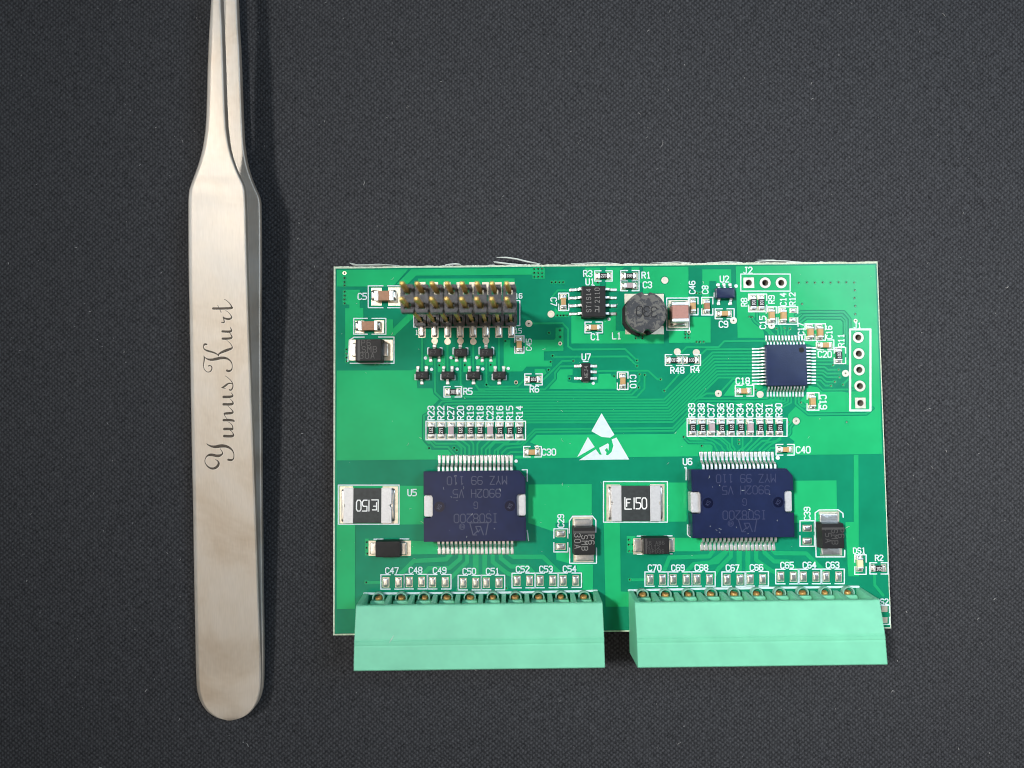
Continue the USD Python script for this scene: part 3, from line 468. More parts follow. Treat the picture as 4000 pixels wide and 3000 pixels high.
# diodes
def diode(reg, x0, y0, x1, y1, z, leads, pads, lines, rot, band, tcol='mark_grey', th=62):
    a = L(reg, x0, y0, z); b = L(reg, x1, y1, z); cx, cy = (a[0] + b[0]) / 2, (a[1] + b[1]) / 2; lx, ly = abs(b[0] - a[0]), abs(b[1] - a[1])
    p = obj('diode', cbox(cx, cy, lx + .16, ly + .16, .12, z, .10, 0, .1, .16), 'chip_black', BOARD, smooth=35)
    for r in leads:
        u0 = L(reg, r[0], r[1], .5); u1 = L(reg, r[2], r[3], .5)
        obj('lead', cbox((u0[0] + u1[0]) / 2, (u0[1] + u1[1]) / 2, abs(u1[0] - u0[0]), abs(u1[1] - u0[1]), .05, .52, .12, 0, .12), 'solder', p, smooth=50)
    bigpads(p, reg, *pads)
    if band:
        u0 = L(reg, band[0], band[1], z); u1 = L(reg, band[2], band[3], z)
        obj('polarity_band', slab(sbox(min(u0[0], u1[0]), min(u0[1], u1[1]), max(u0[0], u1[0]), max(u0[1], u1[1])), z - .01, z + .008), 'mark_dim', p)
    for t, x, y in lines: obj('marking', slab(place_text(t, L(reg, x, y, z), th * U, rot, adv=.95, pen=.06), z - .01, z + .01), tcol, p)
plain('mark_dim', (0.055, 0.052, 0.05), .5)
diode('A', 354, 900, 636, 1134, 2.2, ((318, 940, 370, 1085), (620, 940, 705, 1085)), ((290, 905, 360, 1128), (630, 905, 758, 1128)), (('P6', 468, 938), ('SMB', 505, 1008), ('30A', 480, 1075)), 0, (378, 905, 405, 1130), 'mark_dim')
diode('H', 664, 30, 900, 325, 2.2, ((672, -62, 862, 50), (690, 300, 880, 392)), ((655, -92, 868, 30), (665, 320, 880, 402)), (('P6', 855, 160), ('SMB', 785, 195), ('30A', 708, 175)), -90, (664, 68, 898, 92))
diode('I', 1246, -12, 1490, 255, 2.2, ((1222, -120, 1425, 5), (1240, 235, 1445, 325)), ((1212, -145, 1430, -10), (1228, 250, 1462, 330)), (('P6', 1452, 90), ('SMB', 1385, 130), ('15A', 1315, 110)), -90, (1246, 30, 1488, 50), 'mark_dim')
diode('G', 570, 182, 838, 348, 1.9, ((515, 195, 585, 320), (830, 190, 905, 325)), ((498, 172, 575, 335), (825, 172, 956, 335)), (), 0, None)
diode('H', 1420, 142, 1700, 316, 1.9, ((1320, 160, 1430, 295), (1690, 155, 1748, 285)), ((1308, 145, 1425, 318), (1690, 140, 1755, 290)), (('V6 A86', 1545, 195), ('S1T2', 1528, 242), ('GPD3S', 1560, 288)), 0, (1440, 150, 1458, 312), 'mark_dim', 36)

# ------------------------------------------------------------------ leaded chips
def gull(px_, py_, dx, dy, w, zb, reach, foot, t=0.13):
    """a lead from the side of a body at (px_, py_), going along (dx, dy): out, down, and out along the pad"""
    prof = [(-.15, zb), (.26 * reach, zb), (.36 * reach, zb - .06), (.42 * reach, zb - .22), (.49 * reach, .30), (.55 * reach, .17), (.62 * reach, .14), (reach, .14)]
    n = len(prof); up = []; lo = []
    for i, (s, z) in enumerate(prof):
        a = prof[max(0, i - 1)]; b = prof[min(n - 1, i + 1)]; tx, tz = b[0] - a[0], b[1] - a[1]; ll = math.hypot(tx, tz)
        up.append((s - tz / ll * t / 2 * -1 * -1, z + tx / ll * t / 2)); lo.append((s + tz / ll * t / 2, z - tx / ll * t / 2))
    rings = []
    for (us, uz), (ls, lz) in zip(up, lo):
        q = []
        for s, z, side in ((us, uz, -.42), (us, uz, .42), (ls, lz, .5), (ls, lz, -.5)):
            q.append((px_ + dx * s - dy * side * w, py_ + dy * s + dx * side * w, z))
        rings.append(np.array(q))
    return loft(rings)
LR = np.random.RandomState(21)
def lead(p, reg, x, y_body, y_tip, horiz, w, zb, foot, dirn):
    if horiz: b = L(reg, y_body, x, zb); t = L(reg, y_tip, x, .1)
    else: b = L(reg, x, y_body, zb); t = L(reg, x, y_tip, .1)
    if horiz: d = (1 if t[0] > b[0] else -1, 0); reach = abs(t[0] - b[0]); bp = (b[0], t[1])
    else: d = (0, 1 if t[1] > b[1] else -1); reach = abs(t[1] - b[1]); bp = (t[0], b[1])
    w *= LR.uniform(.93, 1.07); foot *= LR.uniform(.9, 1.12)
    q = obj('lead', gull(bp[0], bp[1], d[0], d[1], w, zb + LR.uniform(-.03, .03), reach, foot), 'lead_metal', p, smooth=40)
    e = (bp[0] + d[0] * (reach - foot * .35), bp[1] + d[1] * (reach - foot * .35))
    f = foot * 1.25
    obj('solder_joint', dome_pad(e[0], e[1], f if d[0] else w * 1.35, w * 1.35 if d[0] else f, .0, .13 * LR.uniform(.8, 1.5)), 'solder', p, smooth=50)
# driver chips with a metal slug showing in notches at both ends
def driver(reg, x0, y0, x1, y1, ty, tips_t, tips_b, xs_t, xs_b, marks, mcol):
    z = 3.2
    P0 = {k: L(reg, x, y, z) for k, (x, y) in dict(tl=(x0, y0), tr=(x1, y0), br=(x1, y1), bl=(x0, y1)).items()}
    xl = (P0['tl'][0] + P0['bl'][0]) / 2; xr = (P0['tr'][0] + P0['br'][0]) / 2; yt = (P0['tl'][1] + P0['tr'][1]) / 2; yb = (P0['bl'][1] + P0['br'][1]) / 2
    ny0 = L(reg, x0, ty[0], z)[1]; ny1 = L(reg, x0, ty[1], z)[1]; ym = (ny0 + ny1) / 2; nh = (ny0 - ny1) / 2
    body = Polygon([(xl, yb), (xr, yb), (xr, yt - 1.1), (xr - .9, yt), (xl, yt)])
    for sx in (xl, xr): body = body.difference(sbox(sx - 1.35, ym - nh, sx + 1.35, ym + nh).buffer(-.5).buffer(.5, quad_segs=5))
    p = obj('driver_chip', [slab(body.buffer(-.05), .3, z - .9), stepped(body, z - .9, z, .24)], 'chip_sky_tint', BOARD)
    for sx in (xl, xr):
        d = 1 if sx == xr else -1
        g = sbox(min(sx - d * 1.6, sx - d * .0), ym - nh + .12, max(sx - d * 1.6, sx - d * .0), ym + nh - .12).buffer(-.3).buffer(.3)
        obj('slug_tab', stepped(g, .5, z - .75, .22), 'shunt_metal', p)
    for x, yb_, yt_ in [(x, y0 + 15, tips_t) for x in xs_t]: lead(p, reg, x, yb_, yt_, False, .41, 1.15, .8, 1)
    for x, yb_, yt_ in [(x, y1 - 25, tips_b) for x in xs_b]: lead(p, reg, x, yb_, yt_, False, .41, 1.15, .8, -1)
    for t, x, y, h in marks: obj('marking', slab(place_text(t, L(reg, x, y, z), h * U, 180, adv=.76, pen=.045, wid=.56), z - .01, z + .008), mcol, p)
    cx, cy = (xl + xr) / 2, L(reg, x0, marks[0][2], z)[1]
    for dx in (-.345, .345):
        c = (cx + dx * (xr - xl), ym - .05)
        obj('mould_mark', slab(disc(*c, .98, 32).difference(disc(*c, .80, 32)), z - .02, z + .06), 'chip_sky_tint', p)  # raised rim, shaped to catch a highlight around the mark
        obj('mould_mark', slab(disc(*c, .80, 32), z - .02, z + .004), 'chip_dimple_shade', p)  # flat disc, its dark colour painting the shade of a recess
        obj('marking', slab(place_text('KS', c, .5, 60, pen=.06), z - .01, z + .008), mcol, p)
    # the maker's mark and a ruled line
    m = L(reg, marks[3][1] + 10, marks[3][2] + 115, z)
    lg = unary_union([LineString([(-.95, -.75), (.95, -.75)]).buffer(.05), LineString([(.95, -.75), (.62, .75), (.25, .75)]).buffer(.05), LineString([(-.95, -.75), (-.7, .75)]).buffer(.05), LineString([(-.45, .75), (-.15, -.3), (.35, -.3), (.1, .4), (-.1, .1)]).buffer(.05), LineString([(.2, .3), (.6, .75)]).buffer(.05)])
    lg = affinity.translate(affinity.rotate(affinity.scale(lg, 1.45, 1.2, origin=(0, 0)), 180, origin=(0, 0)), m[0] + .35, m[1])
    e = disc(m[0] - 2.2, m[1] + .35, .45).difference(disc(m[0] - 2.2, m[1] + .35, .37)).union(affinity.translate(glyphs('E4', .36, pen=.09), m[0] - 2.2, m[1] + .35))
    obj('marking', slab(lg, z - .01, z + .008), mcol, p); obj('marking', slab(e, z - .01, z + .008), mcol, p)
    return p
driver('D', 1090, 940, 2196, 1702, (1200, 1450), 780, 1830, [1262 + 45.6 * i for i in range(18)], [1262 + 46.2 * i for i in range(18)],
       (('MYZ 99 110', 1668, 1042, 84), ('9902H V5', 1665, 1182, 84), ('G', 1655, 1310, 70), ('ISO8200', 1655, 1450, 88)), 'chip_mark')
driver('F', -155, 918, 945, 1662, (1163, 1405), 742, 1790, [-58 + 45.2 * i for i in range(18)], [-50 + 45.6 * i for i in range(18)],
       (('MYZ 99 110', 425, 1020, 84), ('9902H V5', 425, 1145, 84), ('G', 410, 1275, 70), ('ISO8200', 410, 1415, 88)), 'chip_mark_dim')
# the large square controller
z = 1.45
a, b = L('C', 638, 957, z), L('C', 1092, 1400, z); cx, cy, lx, ly = (a[0] + b[0]) / 2, (a[1] + b[1]) / 2, b[0] - a[0], a[1] - b[1]
mcu = obj('controller_chip', loft([ring(cx, cy, lx * .96, ly * .96, .15, 0, .25, 4), ring(cx, cy, lx * 1.01, ly * 1.01, .75, 0, .25, 4), ring(cx, cy, lx * 1.005, ly * 1.005, z - .12, 0, .25, 4), ring(cx, cy, lx * .99, ly * .99, z - .03, 0, .22, 4), ring(cx, cy, lx * .975, ly * .975, z, 0, .2, 4)]), 'chip_sky_tint', BOARD, smooth=30)
d0 = L('C', 1025, 1015, z)
obj('pin_one_dimple_shade', slab(disc(*d0, .42, 28), z - .01, z + .006), 'chip_black', mcu)  # flat dark disc, painted shade of a hollow
for i in range(12):
    lead(mcu, 'C', 642 + 35.2 * i, 968, 862, False, .25, .75, .45, 1); lead(mcu, 'C', 660 + 34.4 * i, 1392, 1518, False, .25, .75, .45, -1)
    lead(mcu, 'C', 1003 + 34.6 * i, 648, 498, True, .25, .75, .45, -1); lead(mcu, 'C', 993 + 34.6 * i, 1085, 1178, True, .25, .75, .4, 1)
# eight-lead regulator
z = 1.55
a, b = L('B', 752, 325, z), L('B', 1015, 658, z)
rg = obj('regulator_chip', cbox((a[0] + b[0]) / 2, (a[1] + b[1]) / 2, b[0] - a[0] + .1, a[1] - b[1] + .1, .15, z, .14, 0, .08, .1), 'chip_black', BOARD, smooth=35)
for y in (367, 455, 540, 627): lead(rg, 'B', y, 765, 632, True, .42, .8, .75, -1); lead(rg, 'B', y - 2, 1003, 1120, True, .42, .8, .75, 1)
obj('marking', slab(place_text('ST1S14', L('B', 828, 480, z), 48 * U, 90, adv=.92, pen=.06), z - .01, z + .01), 'mark_grey', rg)
obj('marking', slab(place_text('2110', L('B', 920, 425, z), 48 * U, 90, adv=.92, pen=.06), z - .01, z + .01), 'mark_grey', rg)
lq = L('B', 918, 575, z)
obj('marking', slab(unary_union([LineString([(lq[0] + .3, lq[1] - .45), (lq[0] + .3, lq[1] + .4), (lq[0] - .3, lq[1] + .5)]).buffer(.05), LineString([(lq[0] - .3, lq[1] - .4), (lq[0] - .2, lq[1]), (lq[0] + .2, lq[1] - .1)]).buffer(.05)]), z - .01, z + .01), 'mark_grey', rg)
# small transistors
def sot(reg, x0, y0, x1, y1, ups, downs, yu, yd, text=None, mat='chip_black', z=1.05, w=.42, horiz=False, lefts=(), rights=(), xl=0, xr=0, trot=0):
    a, b = L(reg, x0, y0, z), L(reg, x1, y1, z)
    p = obj('transistor', cbox((a[0] + b[0]) / 2, (a[1] + b[1]) / 2, b[0] - a[0] + .08, a[1] - b[1] + .08, .1, z, .12, 0, .06, .08), mat, BOARD, smooth=35)
    for x in ups: lead(p, reg, x, y0 + 10, yu, False, w, .55, .42, 1)
    for x in downs: lead(p, reg, x, y1 - 10, yd, False, w, .55, .42, -1)
    for y in lefts: lead(p, reg, y, x0 + 10, xl, True, w, .55, .5, -1)
    for y in rights: lead(p, reg, y, x1 - 10, xr, True, w, .55, .5, 1)
    if text: obj('marking', slab(place_text(text, L(reg, (x0 + x1) / 2 - (15 if not trot else 0), (y0 + y1) / 2, z), 36 * U, trot, adv=.95, pen=.06), z - .01, z + .01), 'mark_dim' if not trot else 'mark_grey', p)
for x in (1210, 1490, 1768): sot('A', x - 69, 999, x + 69, 1084, (x - 2,), (x - 43, x + 50), 962, 1140, 'F7')
for x in (1073, 1351, 1630, 1908): sot('A', x - 69, 1246, x + 69, 1326, (x - 43, x + 48), (x,), 1192, 1384, '-Z')
sot('B', 752, 1156, 850, 1350, (), (), 0, 0, 'NEJ4', lefts=(1190, 1322), rights=(1190, 1253, 1322), xl=680, xr=910, trot=90)
sot('C', 105, 345, 308, 452, (125, 187, 252), (130, 258), 298, 525, None, 'chip_sky_tint')

# ------------------------------------------------------------------ power inductor
z = 4.6
c = L('B', 1447, 608, z); rr = 228 * U * (119 - z) / 119
prof = disc(0, 0, rr, 64).intersection(sbox(-rr * .93, -rr, rr * .96, rr)).difference(disc(.1, rr * 1.0, .52)).difference(disc(.25, -rr * 1.0, .6)).buffer(-.12).buffer(.12)
lc = L('B', 1440, 622)
ind = obj('inductor', stepped(affinity.translate(prof, *c), z - 1.1, z, .22), 'inductor', BOARD, label='round black power inductor with worn mottled lacquer')
obj('winding', slab(disc(c[0], c[1], rr * .80, 40), .6, z - 1.05), 'chip_black', ind)
obj('lower_flange', stepped(affinity.translate(prof, *c), .12, 1.1, .15), 'chip_black', ind)
for r in ((1215, 410, 1640, 500), (1222, 755, 1640, 845)): obj('solder_pad', slab(pad_rect('B', *r), 0, .064), 'tin_pad', ind)
obj('solder_pad', slab(pad_rect('B', 1217, 495, 1275, 760), 0, .06), 'tin_pad', ind)
obj('marking', slab(place_text('330', L('B', 1455, 600, z), 105 * U, 176, adv=.72, pen=.05), z - .01, z + .014), 'chip_black', ind)

# ------------------------------------------------------------------ two-storey pin header
def at_px(u, v, zz): return L('P', u, v, zz)
hdr = None
zl, zu, zt = 1.45, 14.3, 16.9
S4 = 520 / 2212
def hp(x, y, zz): return at_px(1540 + x * S4, 1060 + y * S4, zz)
def cells(cs, ly, z0, z1, key):
    ms = []
    for k, (x, y) in enumerate(cs):
        g = Polygon([(-.84, -ly), (.84, -ly), (.84, -ly + .25), (.955, -ly + .42), (.955, ly - .42), (.84, ly - .25), (.84, ly), (-.84, ly), (-.84, ly - .25), (-.955, ly - .42), (-.955, -ly + .42), (-.84, -ly + .25)])
        for oy in (-1, 1): g = g.difference(sbox(-.43, oy - .43, .43, oy + .43))
        ms.append((affinity.translate(g, x, y), z0, z1))
    return ms
up1 = [hp(215 + 242.9 * i, 325 + 0.0 * i, zu) for i in range(8)]; up2 = [hp(212 + 243.2 * i, 572, zu) for i in range(8)]
lo2 = [hp(430 + 215.7 * i, 805 - 1.2 * i, zl) for i in range(8)]
upc = [((a[0] + b[0]) / 2, (a[1] + b[1]) / 2) for a, b in zip(up1, up2)]
loc = [(x, y + 1.0) for x, y in lo2]
first = True
for i, (g, z0, z1) in enumerate(cells(loc, 1.92, .35, zl, 0)):
    m = stepped(g, z0, z1, .07)
    if first: hdr = obj('pin_header', m, 'black_plastic', BOARD, label='black two-storey pin header with sixteen gold pins'); first = False
    else: obj('housing_cell', m, 'black_plastic', hdr)
for i, (g, z0, z1) in enumerate(cells(upc, 1.97, zu - 1.6, zu, 1)): obj('housing_cell', stepped(g, z0, z1, .09), 'black_plastic', hdr)
def bar(p, q, w):
    p, q = np.array(p), np.array(q); d = (q - p) / np.linalg.norm(q - p)
    x = np.array([1, 0, 0]) - d * d[0]; x /= np.linalg.norm(x); y = np.cross(d, x)
    def rg_(c, s): return np.array([c + (x * sx + y * sy) * s / 2 for sx, sy in ((-1, -1), (1, -1), (1, 1), (-1, 1))])
    return loft([rg_(p, w), rg_(q - d * .45, w), rg_(q - d * .22, w * .95), rg_(q - d * .08, w * .75), rg_(q, w * .42)])
for i in range(8):
    tipa = hp(118 + 250.0 * i - (6 if i == 7 else 0), 188, zt); tipb = hp(106 + 250.6 * i, 445, zt)
    for j, (lo_, up_, tip) in enumerate((((lo2[i][0], lo2[i][1] + 2.0), up1[i], tipa), (lo2[i], up2[i], tipb))):
        k = .6
        obj('pin', bar((lo_[0], lo_[1], .6), (up_[0] + .02, up_[1] + .05, zu - .8), .42), 'gold', hdr)
        obj('pin', bar((up_[0] + .02, up_[1] + .05, zu - .9), (tip[0], tip[1], zt), .56), 'gold', hdr, smooth=60)
    c = L('P', 1540 + (462 + 212.4 * i) * S4, 1060 + 980 * S4)
    obj('solder_pad', slab(sbox(c[0] - .55, c[1] - 1.15, c[0] + .55, c[1] + .9), 0, .06), 'tin_pad', hdr)
    obj('foot', cbox(c[0], c[1] + .25, .46, 2.2, .12, .55, .05, 0, .05), 'lead_metal', hdr, smooth=40)
    obj('solder_joint', dome_pad(c[0], c[1] - .1, .95, 1.9, .05, .22), 'solder', hdr, smooth=50)
    obj('solder_pad', slab(sbox(c[0] - .55, c[1] + 5.6, c[0] + .55, c[1] + 7.6), 0, .06), 'tin_pad', hdr)

# ------------------------------------------------------------------ terminal blocks
def terminal(lx0, lx1, y_back_px, pins, reg, lab):
    """lx0, lx1: board-level ends (picture survey); the profile is drawn in the board's v-z plane and drawn out along the row"""
    xa = L('P', *lx0)[0]; xb = L('P', *lx1)[0]; vb = (L('P', *lx0)[1] + L('P', *lx1)[1]) / 2
    depth = 9.35; vf = vb - depth
    v1 = vb - 1.45      # main wall stands back from the open contact row
    prof = [(vf, .0), (vf, 7.45), (vf + .14, 7.62), (vf + 3.20, 7.32), (vf + 3.42, 7.265), (vf + 3.62, 7.31), (vf + 3.95, 7.31), (vf + 4.15, 7.18), (vf + 4.4, 7.16), (v1 + .72, 6.00), (v1 + .88, 5.90), (v1 + .96, 5.68), (v1 + .86, 4.9), (v1, 3.2), (v1, .0)]
    end = [(v1 - .3, .003), (v1 - .3, 5.7), (v1 + .95, 5.67), (vb - .46, 5.64), (vb, 0.4), (vb, .003)]
    def run(pr, x0, x1):
        m = trimesh.creation.extrude_polygon(Polygon(pr), x1 - x0, engine='earcut'); v = m.vertices.copy()
        m.vertices = np.stack([v[:, 2] + x0, v[:, 0], v[:, 1]], 1); m.invert() if m.volume < 0 else None
        return m
    p = obj('terminal_block', run(prof, xa, xb), 'terminal_green', BOARD, label=lab)
    for x0, x1 in ((xa + .002, xa + .70), (xb - .70, xb - .002)): obj('end_wall', run(end, x0, x1), 'terminal_green', p)
    rp = np.random.RandomState(4)
    for i, (r, x, y) in enumerate(pins):
        cx, cy = L(r, x, y + 4, 1.0)
        t = slab(disc(cx, cy, .92, 20).difference(disc(cx, cy, .74, 20)).intersection(sbox(cx - 2, cy - .25, cx + 2, cy + 2)), .2, 1.1); obj('contact_sleeve', t, 'tunnel_green', p)
        m = dome_pad(cx + rp.uniform(-.08, .08), cy - .08, 1.05 + rp.uniform(-.12, .12), .66, .2, 1.0, rp.uniform(-.25, .25)); obj('contact_pin', m, 'copper_pin', p, smooth=50)
        obj('pin_tail', cbox(cx, cy, .9, .9, -4.3, -1.6, .02), 'solder', p)
        obj('contact_seat', cbox(cx, cy - .62, 2.3, .7, .0, 1.6, .15, 0, .2), 'terminal_green', p, smooth=35)
        if i < len(pins) - 1:
            fx = cx + 1.70
            obj('divider', run([(v1 - .2, .3), (v1 - .2, 5.0), (v1 + .7, 4.9), (vb - .35, 1.6), (vb - .3, .3)], fx - .33, fx + .33), 'terminal_green', p)
terminal((1421, 2318), (2334, 2306), 0, [('G', 600 + 247.4 * i, 790 - 1.4 * i) for i in range(10)], 'G', 'mint green ten-way terminal block on the left')
terminal((2455, 2306), (3362, 2296), 0, [('I', -690 + 247.2 * i, 755 - 3.0 * i) for i in range(10)], 'I', 'mint green ten-way terminal block on the right')
# frayed glass fibres along the sawn top edge
def thread(pts, r, name='frayed_fibre', mat='frayed_glass', parent=BOARD, kind=None):
    pts = np.array(pts, float); rings = []
    for i, q in enumerate(pts):
        d = pts[min(i + 1, len(pts) - 1)] - pts[max(i - 1, 0)]; d /= np.linalg.norm(d); x = np.cross(d, [0, 0, 1]); x /= np.linalg.norm(x); y = np.cross(x, d); rad = r * (.45 if i in (0, len(pts) - 1) else 1)
        rings.append(np.array([q + rad * (x * math.cos(t) + y * math.sin(t)) for t in np.arange(5) * 2 * math.pi / 5]))
    return loft(rings)
for u, zz, r in (('P 1366 1027 1378 1033 1400 1038 1440 1037 1490 1035 1560 1037', -.6, .11), ('P 1375 1029 1395 1034 1430 1034 1480 1032 1540 1036', -.3, .07), ('P 1928 1022 1950 1026 1990 1031 2040 1034', -.4, .13), ('P 1940 1005 1980 1006 2020 1012 2060 1022 2110 1031', -.4, .12), ('P 1930 1026 1970 1031 1985 1032', -.8, .08),
                ('P 2950 1022 3010 1018 3060 1019 3130 1024', -.4, .10), ('P 2960 1016 3020 1016 3080 1022', -.7, .07), ('P 1740 1034 1780 1031 1800 1033', -.4, .14), ('P 2230 1030 2330 1027 2420 1029', -.5, .10), ('P 2540 1028 2640 1024 2700 1026', -.5, .09), ('P 2760 1027 2840 1023 2900 1025', -.5, .10)):
    t = u.split()[1:]; pts = [L('P', float(t[i]), float(t[i + 1]), zz) + (zz,) for i in range(0, len(t), 2)]
    obj('frayed_fibre', thread(pts, r), 'frayed_glass', BOARD, smooth=60)

# ------------------------------------------------------------------ tweezers
TW = '/World/tweezers'
tw = UsdGeom.Xform.Define(stage, TW)
for k, v in dict(label='steel tweezers with engraved name lying beside the circuit board', category='tweezers').items(): tw.GetPrim().SetCustomDataByKey(k, v)
tab = np.array([  # picture row, left edge, right edge, height of the face, thickness
 (-900, 838, 846, 6.0, 2.2), (-500, 832, 850, 7.4, 1.6), (-200, 826, 858, 8.2, 1.6), (0, 820, 861, 8.6, 1.6), (100, 814, 866, 8.7, 1.6), (250, 807, 871, 8.75, 1.6), (400, 803, 876, 8.75, 1.6), (480, 800, 880, 8.7, 1.6), (540, 793, 887, 8.65, 1.5), (590, 784, 897, 8.6, 1.4), (640, 770, 913, 8.5, 1.3), (690, 752, 934, 8.4, 1.3), (720, 741, 948, 8.3, 1.15), (745, 734, 954, 8.25, 1.05),
 (800, 731, 957, 8.1, 1.0), (1000, 732, 962, 7.65, 1.0), (1300, 737, 971, 6.6, 1.0), (1700, 744, 986, 5.2, 1.0), (2000, 750, 997, 4.15, 1.0), (2300, 755, 1008, 3.2, 1.0), (2500, 759, 1015, 2.65, 1.0), (2640, 762, 1018, 2.3, 1.0), (2690, 765, 1016, 2.25, 1.0), (2730, 774, 1008, 2.2, 1.0), (2760, 788, 995, 2.18, 1.0), (2785, 808, 975, 2.15, 1.0), (2802, 834, 950, 2.12, 1.0), (2810, 856, 928, 2.1, 1.0), (2815, 880, 904, 2.08, 1.0)])
rows = np.concatenate([np.arange(-900, 500, 40), np.arange(500, 820, 12), np.arange(820, 2640, 40), np.arange(2640, 2800, 6), np.arange(2800, 2815.1, 2.5)])
from scipy.interpolate import PchipInterpolator
fi = [PchipInterpolator(tab[:, 0], tab[:, k]) for k in range(1, 5)]
def arm(lower):
    rings = []
    for r in rows:
        xl, xr, zz, t = (float(f(r)) for f in fi)
        a, b = W(xl, r, zz), W(xr, r, zz); y = a[1]; z = zz
        if lower: z = min(1.25, zz - t - .02) if r > 900 else 1.25 + (900 - r) / 1800 * .6; t = min(t, z - .02) if r > 500 else min(t, 1.3)
        if lower: a = (a[0] - .95 * min(1.0, max(0.0, (1100 - r) / 400)), a[1], a[2])
        wdt = b[0] - a[0]; bl = min(.62, wdt * .3); br = min(.16, wdt * .1); bz = min(.42, t * .4)
        sec = [(a[0], z - t * .85), (a[0], z - bz), (a[0] + bl * .35, z - bz * .42), (a[0] + bl, z - .02), (a[0] + bl * 1.2, z), (b[0] - br * 1.6, z), (b[0] - br * .4, z - br * .5), (b[0], z - br * 1.6), (b[0], z - t * .85), (b[0] - .12, z - t), (a[0] + .12, z - t)]
        rings.append(np.array([(q[0], y, q[1]) for q in sec])[::-1])
    m = loft(rings); 
    if m.volume < 0: m.invert()
    return m
ua = obj('upper_arm', arm(False), 'steel', TW, smooth=32)
la = obj('lower_arm', arm(True), 'steel', TW, smooth=32)
STROKES1 = ['455 90 12 530 140 16 580 200 20 592 240 28', '252 262 46 400 262 46 560 256 46 590 236 26', '335 200 10 365 260 14 400 335 15', '480 298 10 550 350 14 590 410 20 585 440 32 530 457 40 440 428 24', '438 412 14 450 470 20 455 515 24 405 518 16',
 '425 685 44 560 688 44 590 660 26 565 605 12', '428 820 44 560 815 44 598 785 26 570 730 14 540 705 10', '500 850 10 570 910 14 600 960 18 592 1000 36 500 1035 54 385 1085 36 352 1132 14', '130 925 28 88 930 36 72 970 16 95 1020 24 180 1055 36 280 1085 30 352 1140 14',
 '75 1140 12 130 1190 24 220 1210 44 330 1190 56 440 1175 50 530 1200 34 590 1260 22 605 1330 16 590 1395 26 540 1420 42 508 1408 42', '80 1145 12 85 1220 26 72 1300 18 85 1380 14 140 1435 16 200 1425 22 228 1370 22 210 1325 20 165 1325 24']
STROKES2 = ['395 112 9 460 160 12 505 220 14 512 280 18 490 325 24 460 325 20', '505 235 14 440 232 24 395 265 32 335 292 8', '335 292 8 370 300 14 405 310 6', '370 437 40 480 432 38 512 412 20 485 370 8', '370 550 40 490 548 40 515 525 22 490 485 10 465 465 8',
 '435 575 8 500 640 14 505 680 32 430 690 40 382 700 22', '380 700 14 400 745 10 440 790 10', '372 795 38 500 797 38 530 820 10', '435 820 8 505 880 14 510 925 22 490 932 40 380 932 40', '380 1040 42 490 1042 42 522 1020 22 500 975 10 470 955 8',
 '110 1155 10 160 1190 26 240 1205 44 330 1192 54 430 1205 40 500 1255 24 528 1320 14 520 1390 18 480 1410 34 442 1405 34', '320 1235 10 350 1285 14 345 1320 24 280 1345 44 190 1330 44 120 1345 24 85 1400 12 90 1460 14 140 1520 24 210 1540 36 270 1510 40 295 1460 32 275 1420 18 245 1405 12']
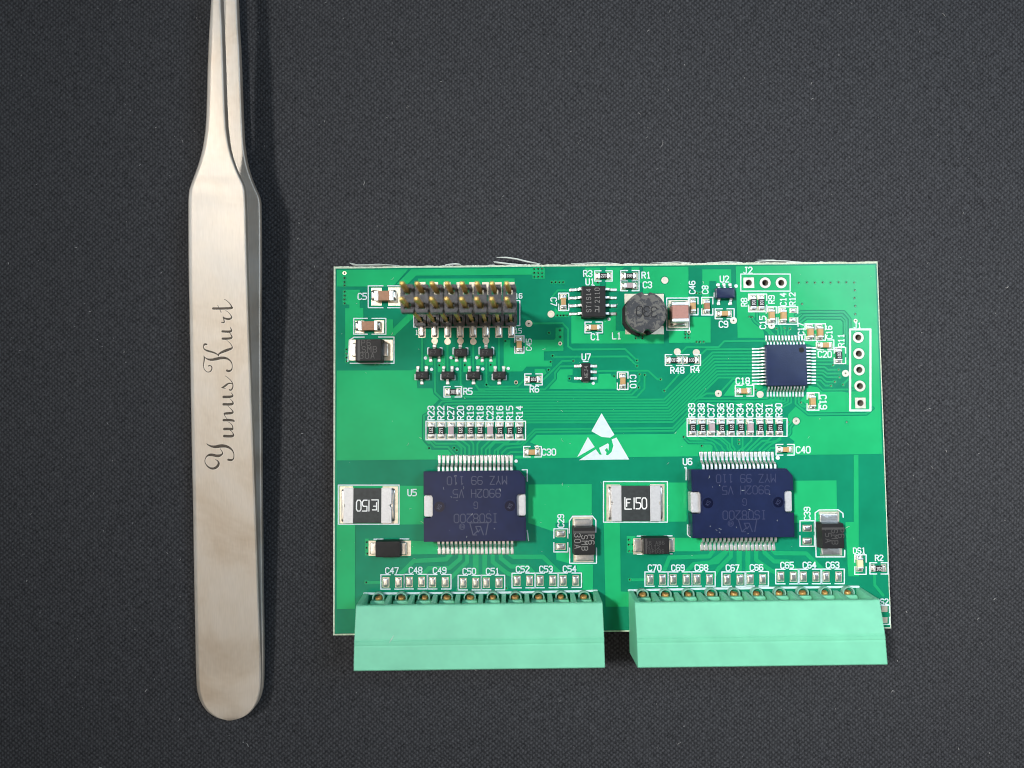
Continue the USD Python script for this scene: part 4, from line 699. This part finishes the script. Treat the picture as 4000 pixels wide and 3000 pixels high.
for strokes, sc, oy in ((STROKES1, 4.74, 1150), (STROKES2, 3.947, 1440)):
    for s in strokes:
        q = np.array([float(t) for t in s.split()]).reshape(-1, 3); g = []
        k = np.linspace(0, len(q) - 1, (len(q) - 1) * 6 + 1)
        if len(q) > 2:
            from scipy.interpolate import CubicSpline
            q = np.stack([PchipInterpolator(np.arange(len(q)), q[:, j])(k) if j == 2 else CubicSpline(np.arange(len(q)), q[:, j])(k) for j in range(3)], 1)
        circ = [Point(780 + x / sc, oy + y / sc).buffer(max(.8, w / sc / 2), quad_segs=3) for x, y, w in q]
        g = unary_union([MultiPoint(list(a.exterior.coords) + list(b.exterior.coords)).convex_hull for a, b in zip(circ, circ[1:])]).simplify(.15)
        m = slab(g, 0, 1)
        v = m.vertices.copy()
        m.vertices = np.array([np.array(W(x, y, float(fi[2](y)))) + (0, 0, .012 if zz > .5 else -.03) for x, y, zz in v])
        m.fix_normals()
        obj('engraved_stroke', m, 'engraving', ua)
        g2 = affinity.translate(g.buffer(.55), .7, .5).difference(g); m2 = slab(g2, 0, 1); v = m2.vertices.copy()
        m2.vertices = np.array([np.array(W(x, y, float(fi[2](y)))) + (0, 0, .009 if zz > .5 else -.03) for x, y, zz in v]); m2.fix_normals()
        obj('engraving_glint', m2, 'groove_glint', ua)  # pale offset copy of the stroke, an edge highlight painted beside the groove

# ------------------------------------------------------------------ lint on the cloth: countless tiny flecks
rs = np.random.RandomState(11); flecks = []
for k in range(300):
    x, y = rs.uniform(-85, 85), rs.uniform(-64, 64)
    n = 4; a = rs.rand() * 6.28; ln = rs.gamma(2, .13); pts = [(x, y, .05)]
    for i in range(n): a += rs.normal(0, .5); pts.append((pts[-1][0] + math.cos(a) * ln / n, pts[-1][1] + math.sin(a) * ln / n, .05 + .05 * rs.rand()))
    zc = float((meshkit.fbm(np.array([[x / 38, y / 38, 0.0]]), 3, 5)[0] - .5) * .9 - .45)
    pts = [(q[0], q[1], q[2] + zc) for q in pts]
    flecks.append(thread(pts, rs.uniform(.02, .055)))
lt = obj('lint', flecks, 'lint', '/World')
for k, v in dict(label='pale flecks of lint scattered over the black cloth', category='lint', kind='stuff').items(): stage.GetPrimAtPath(lt).SetCustomDataByKey(k, v)

# dust and hairs on the board and on its two big chips
rs = np.random.RandomState(5); fl = []
for k in range(150):
    u, v = rs.uniform(-BW / 2 + 1, BW / 2 - 1), rs.uniform(-BH / 2 + 9, BH / 2 - 1); zz = .085
    if k < 26: u, v = L(*(('D', rs.uniform(1250, 2000), rs.uniform(980, 1650), 3.2) if k % 2 else ('F', rs.uniform(0, 800), rs.uniform(960, 1620), 3.2))); zz = 3.21
    a = rs.rand() * 6.28; ln = rs.gamma(1.4, .16); pts = [(u, v, zz)]
    for i in range(4): a += rs.normal(0, .45); pts.append((pts[-1][0] + math.cos(a) * ln / 4, pts[-1][1] + math.sin(a) * ln / 4, zz))
    fl.append(thread(pts, rs.uniform(.012, .03)))
obj('dust', fl, 'dust', BOARD, kind='stuff')
a = L('G', 722, 1272, 7.4); b = L('G', 745, 1235, 7.2); c = L('G', 768, 1195, 7.2)
obj('scuff', thread([(a[0], a[1], 7.36), (b[0], b[1], 7.19), (c[0], c[1], 7.14)], .05), 'dust', BOARD)
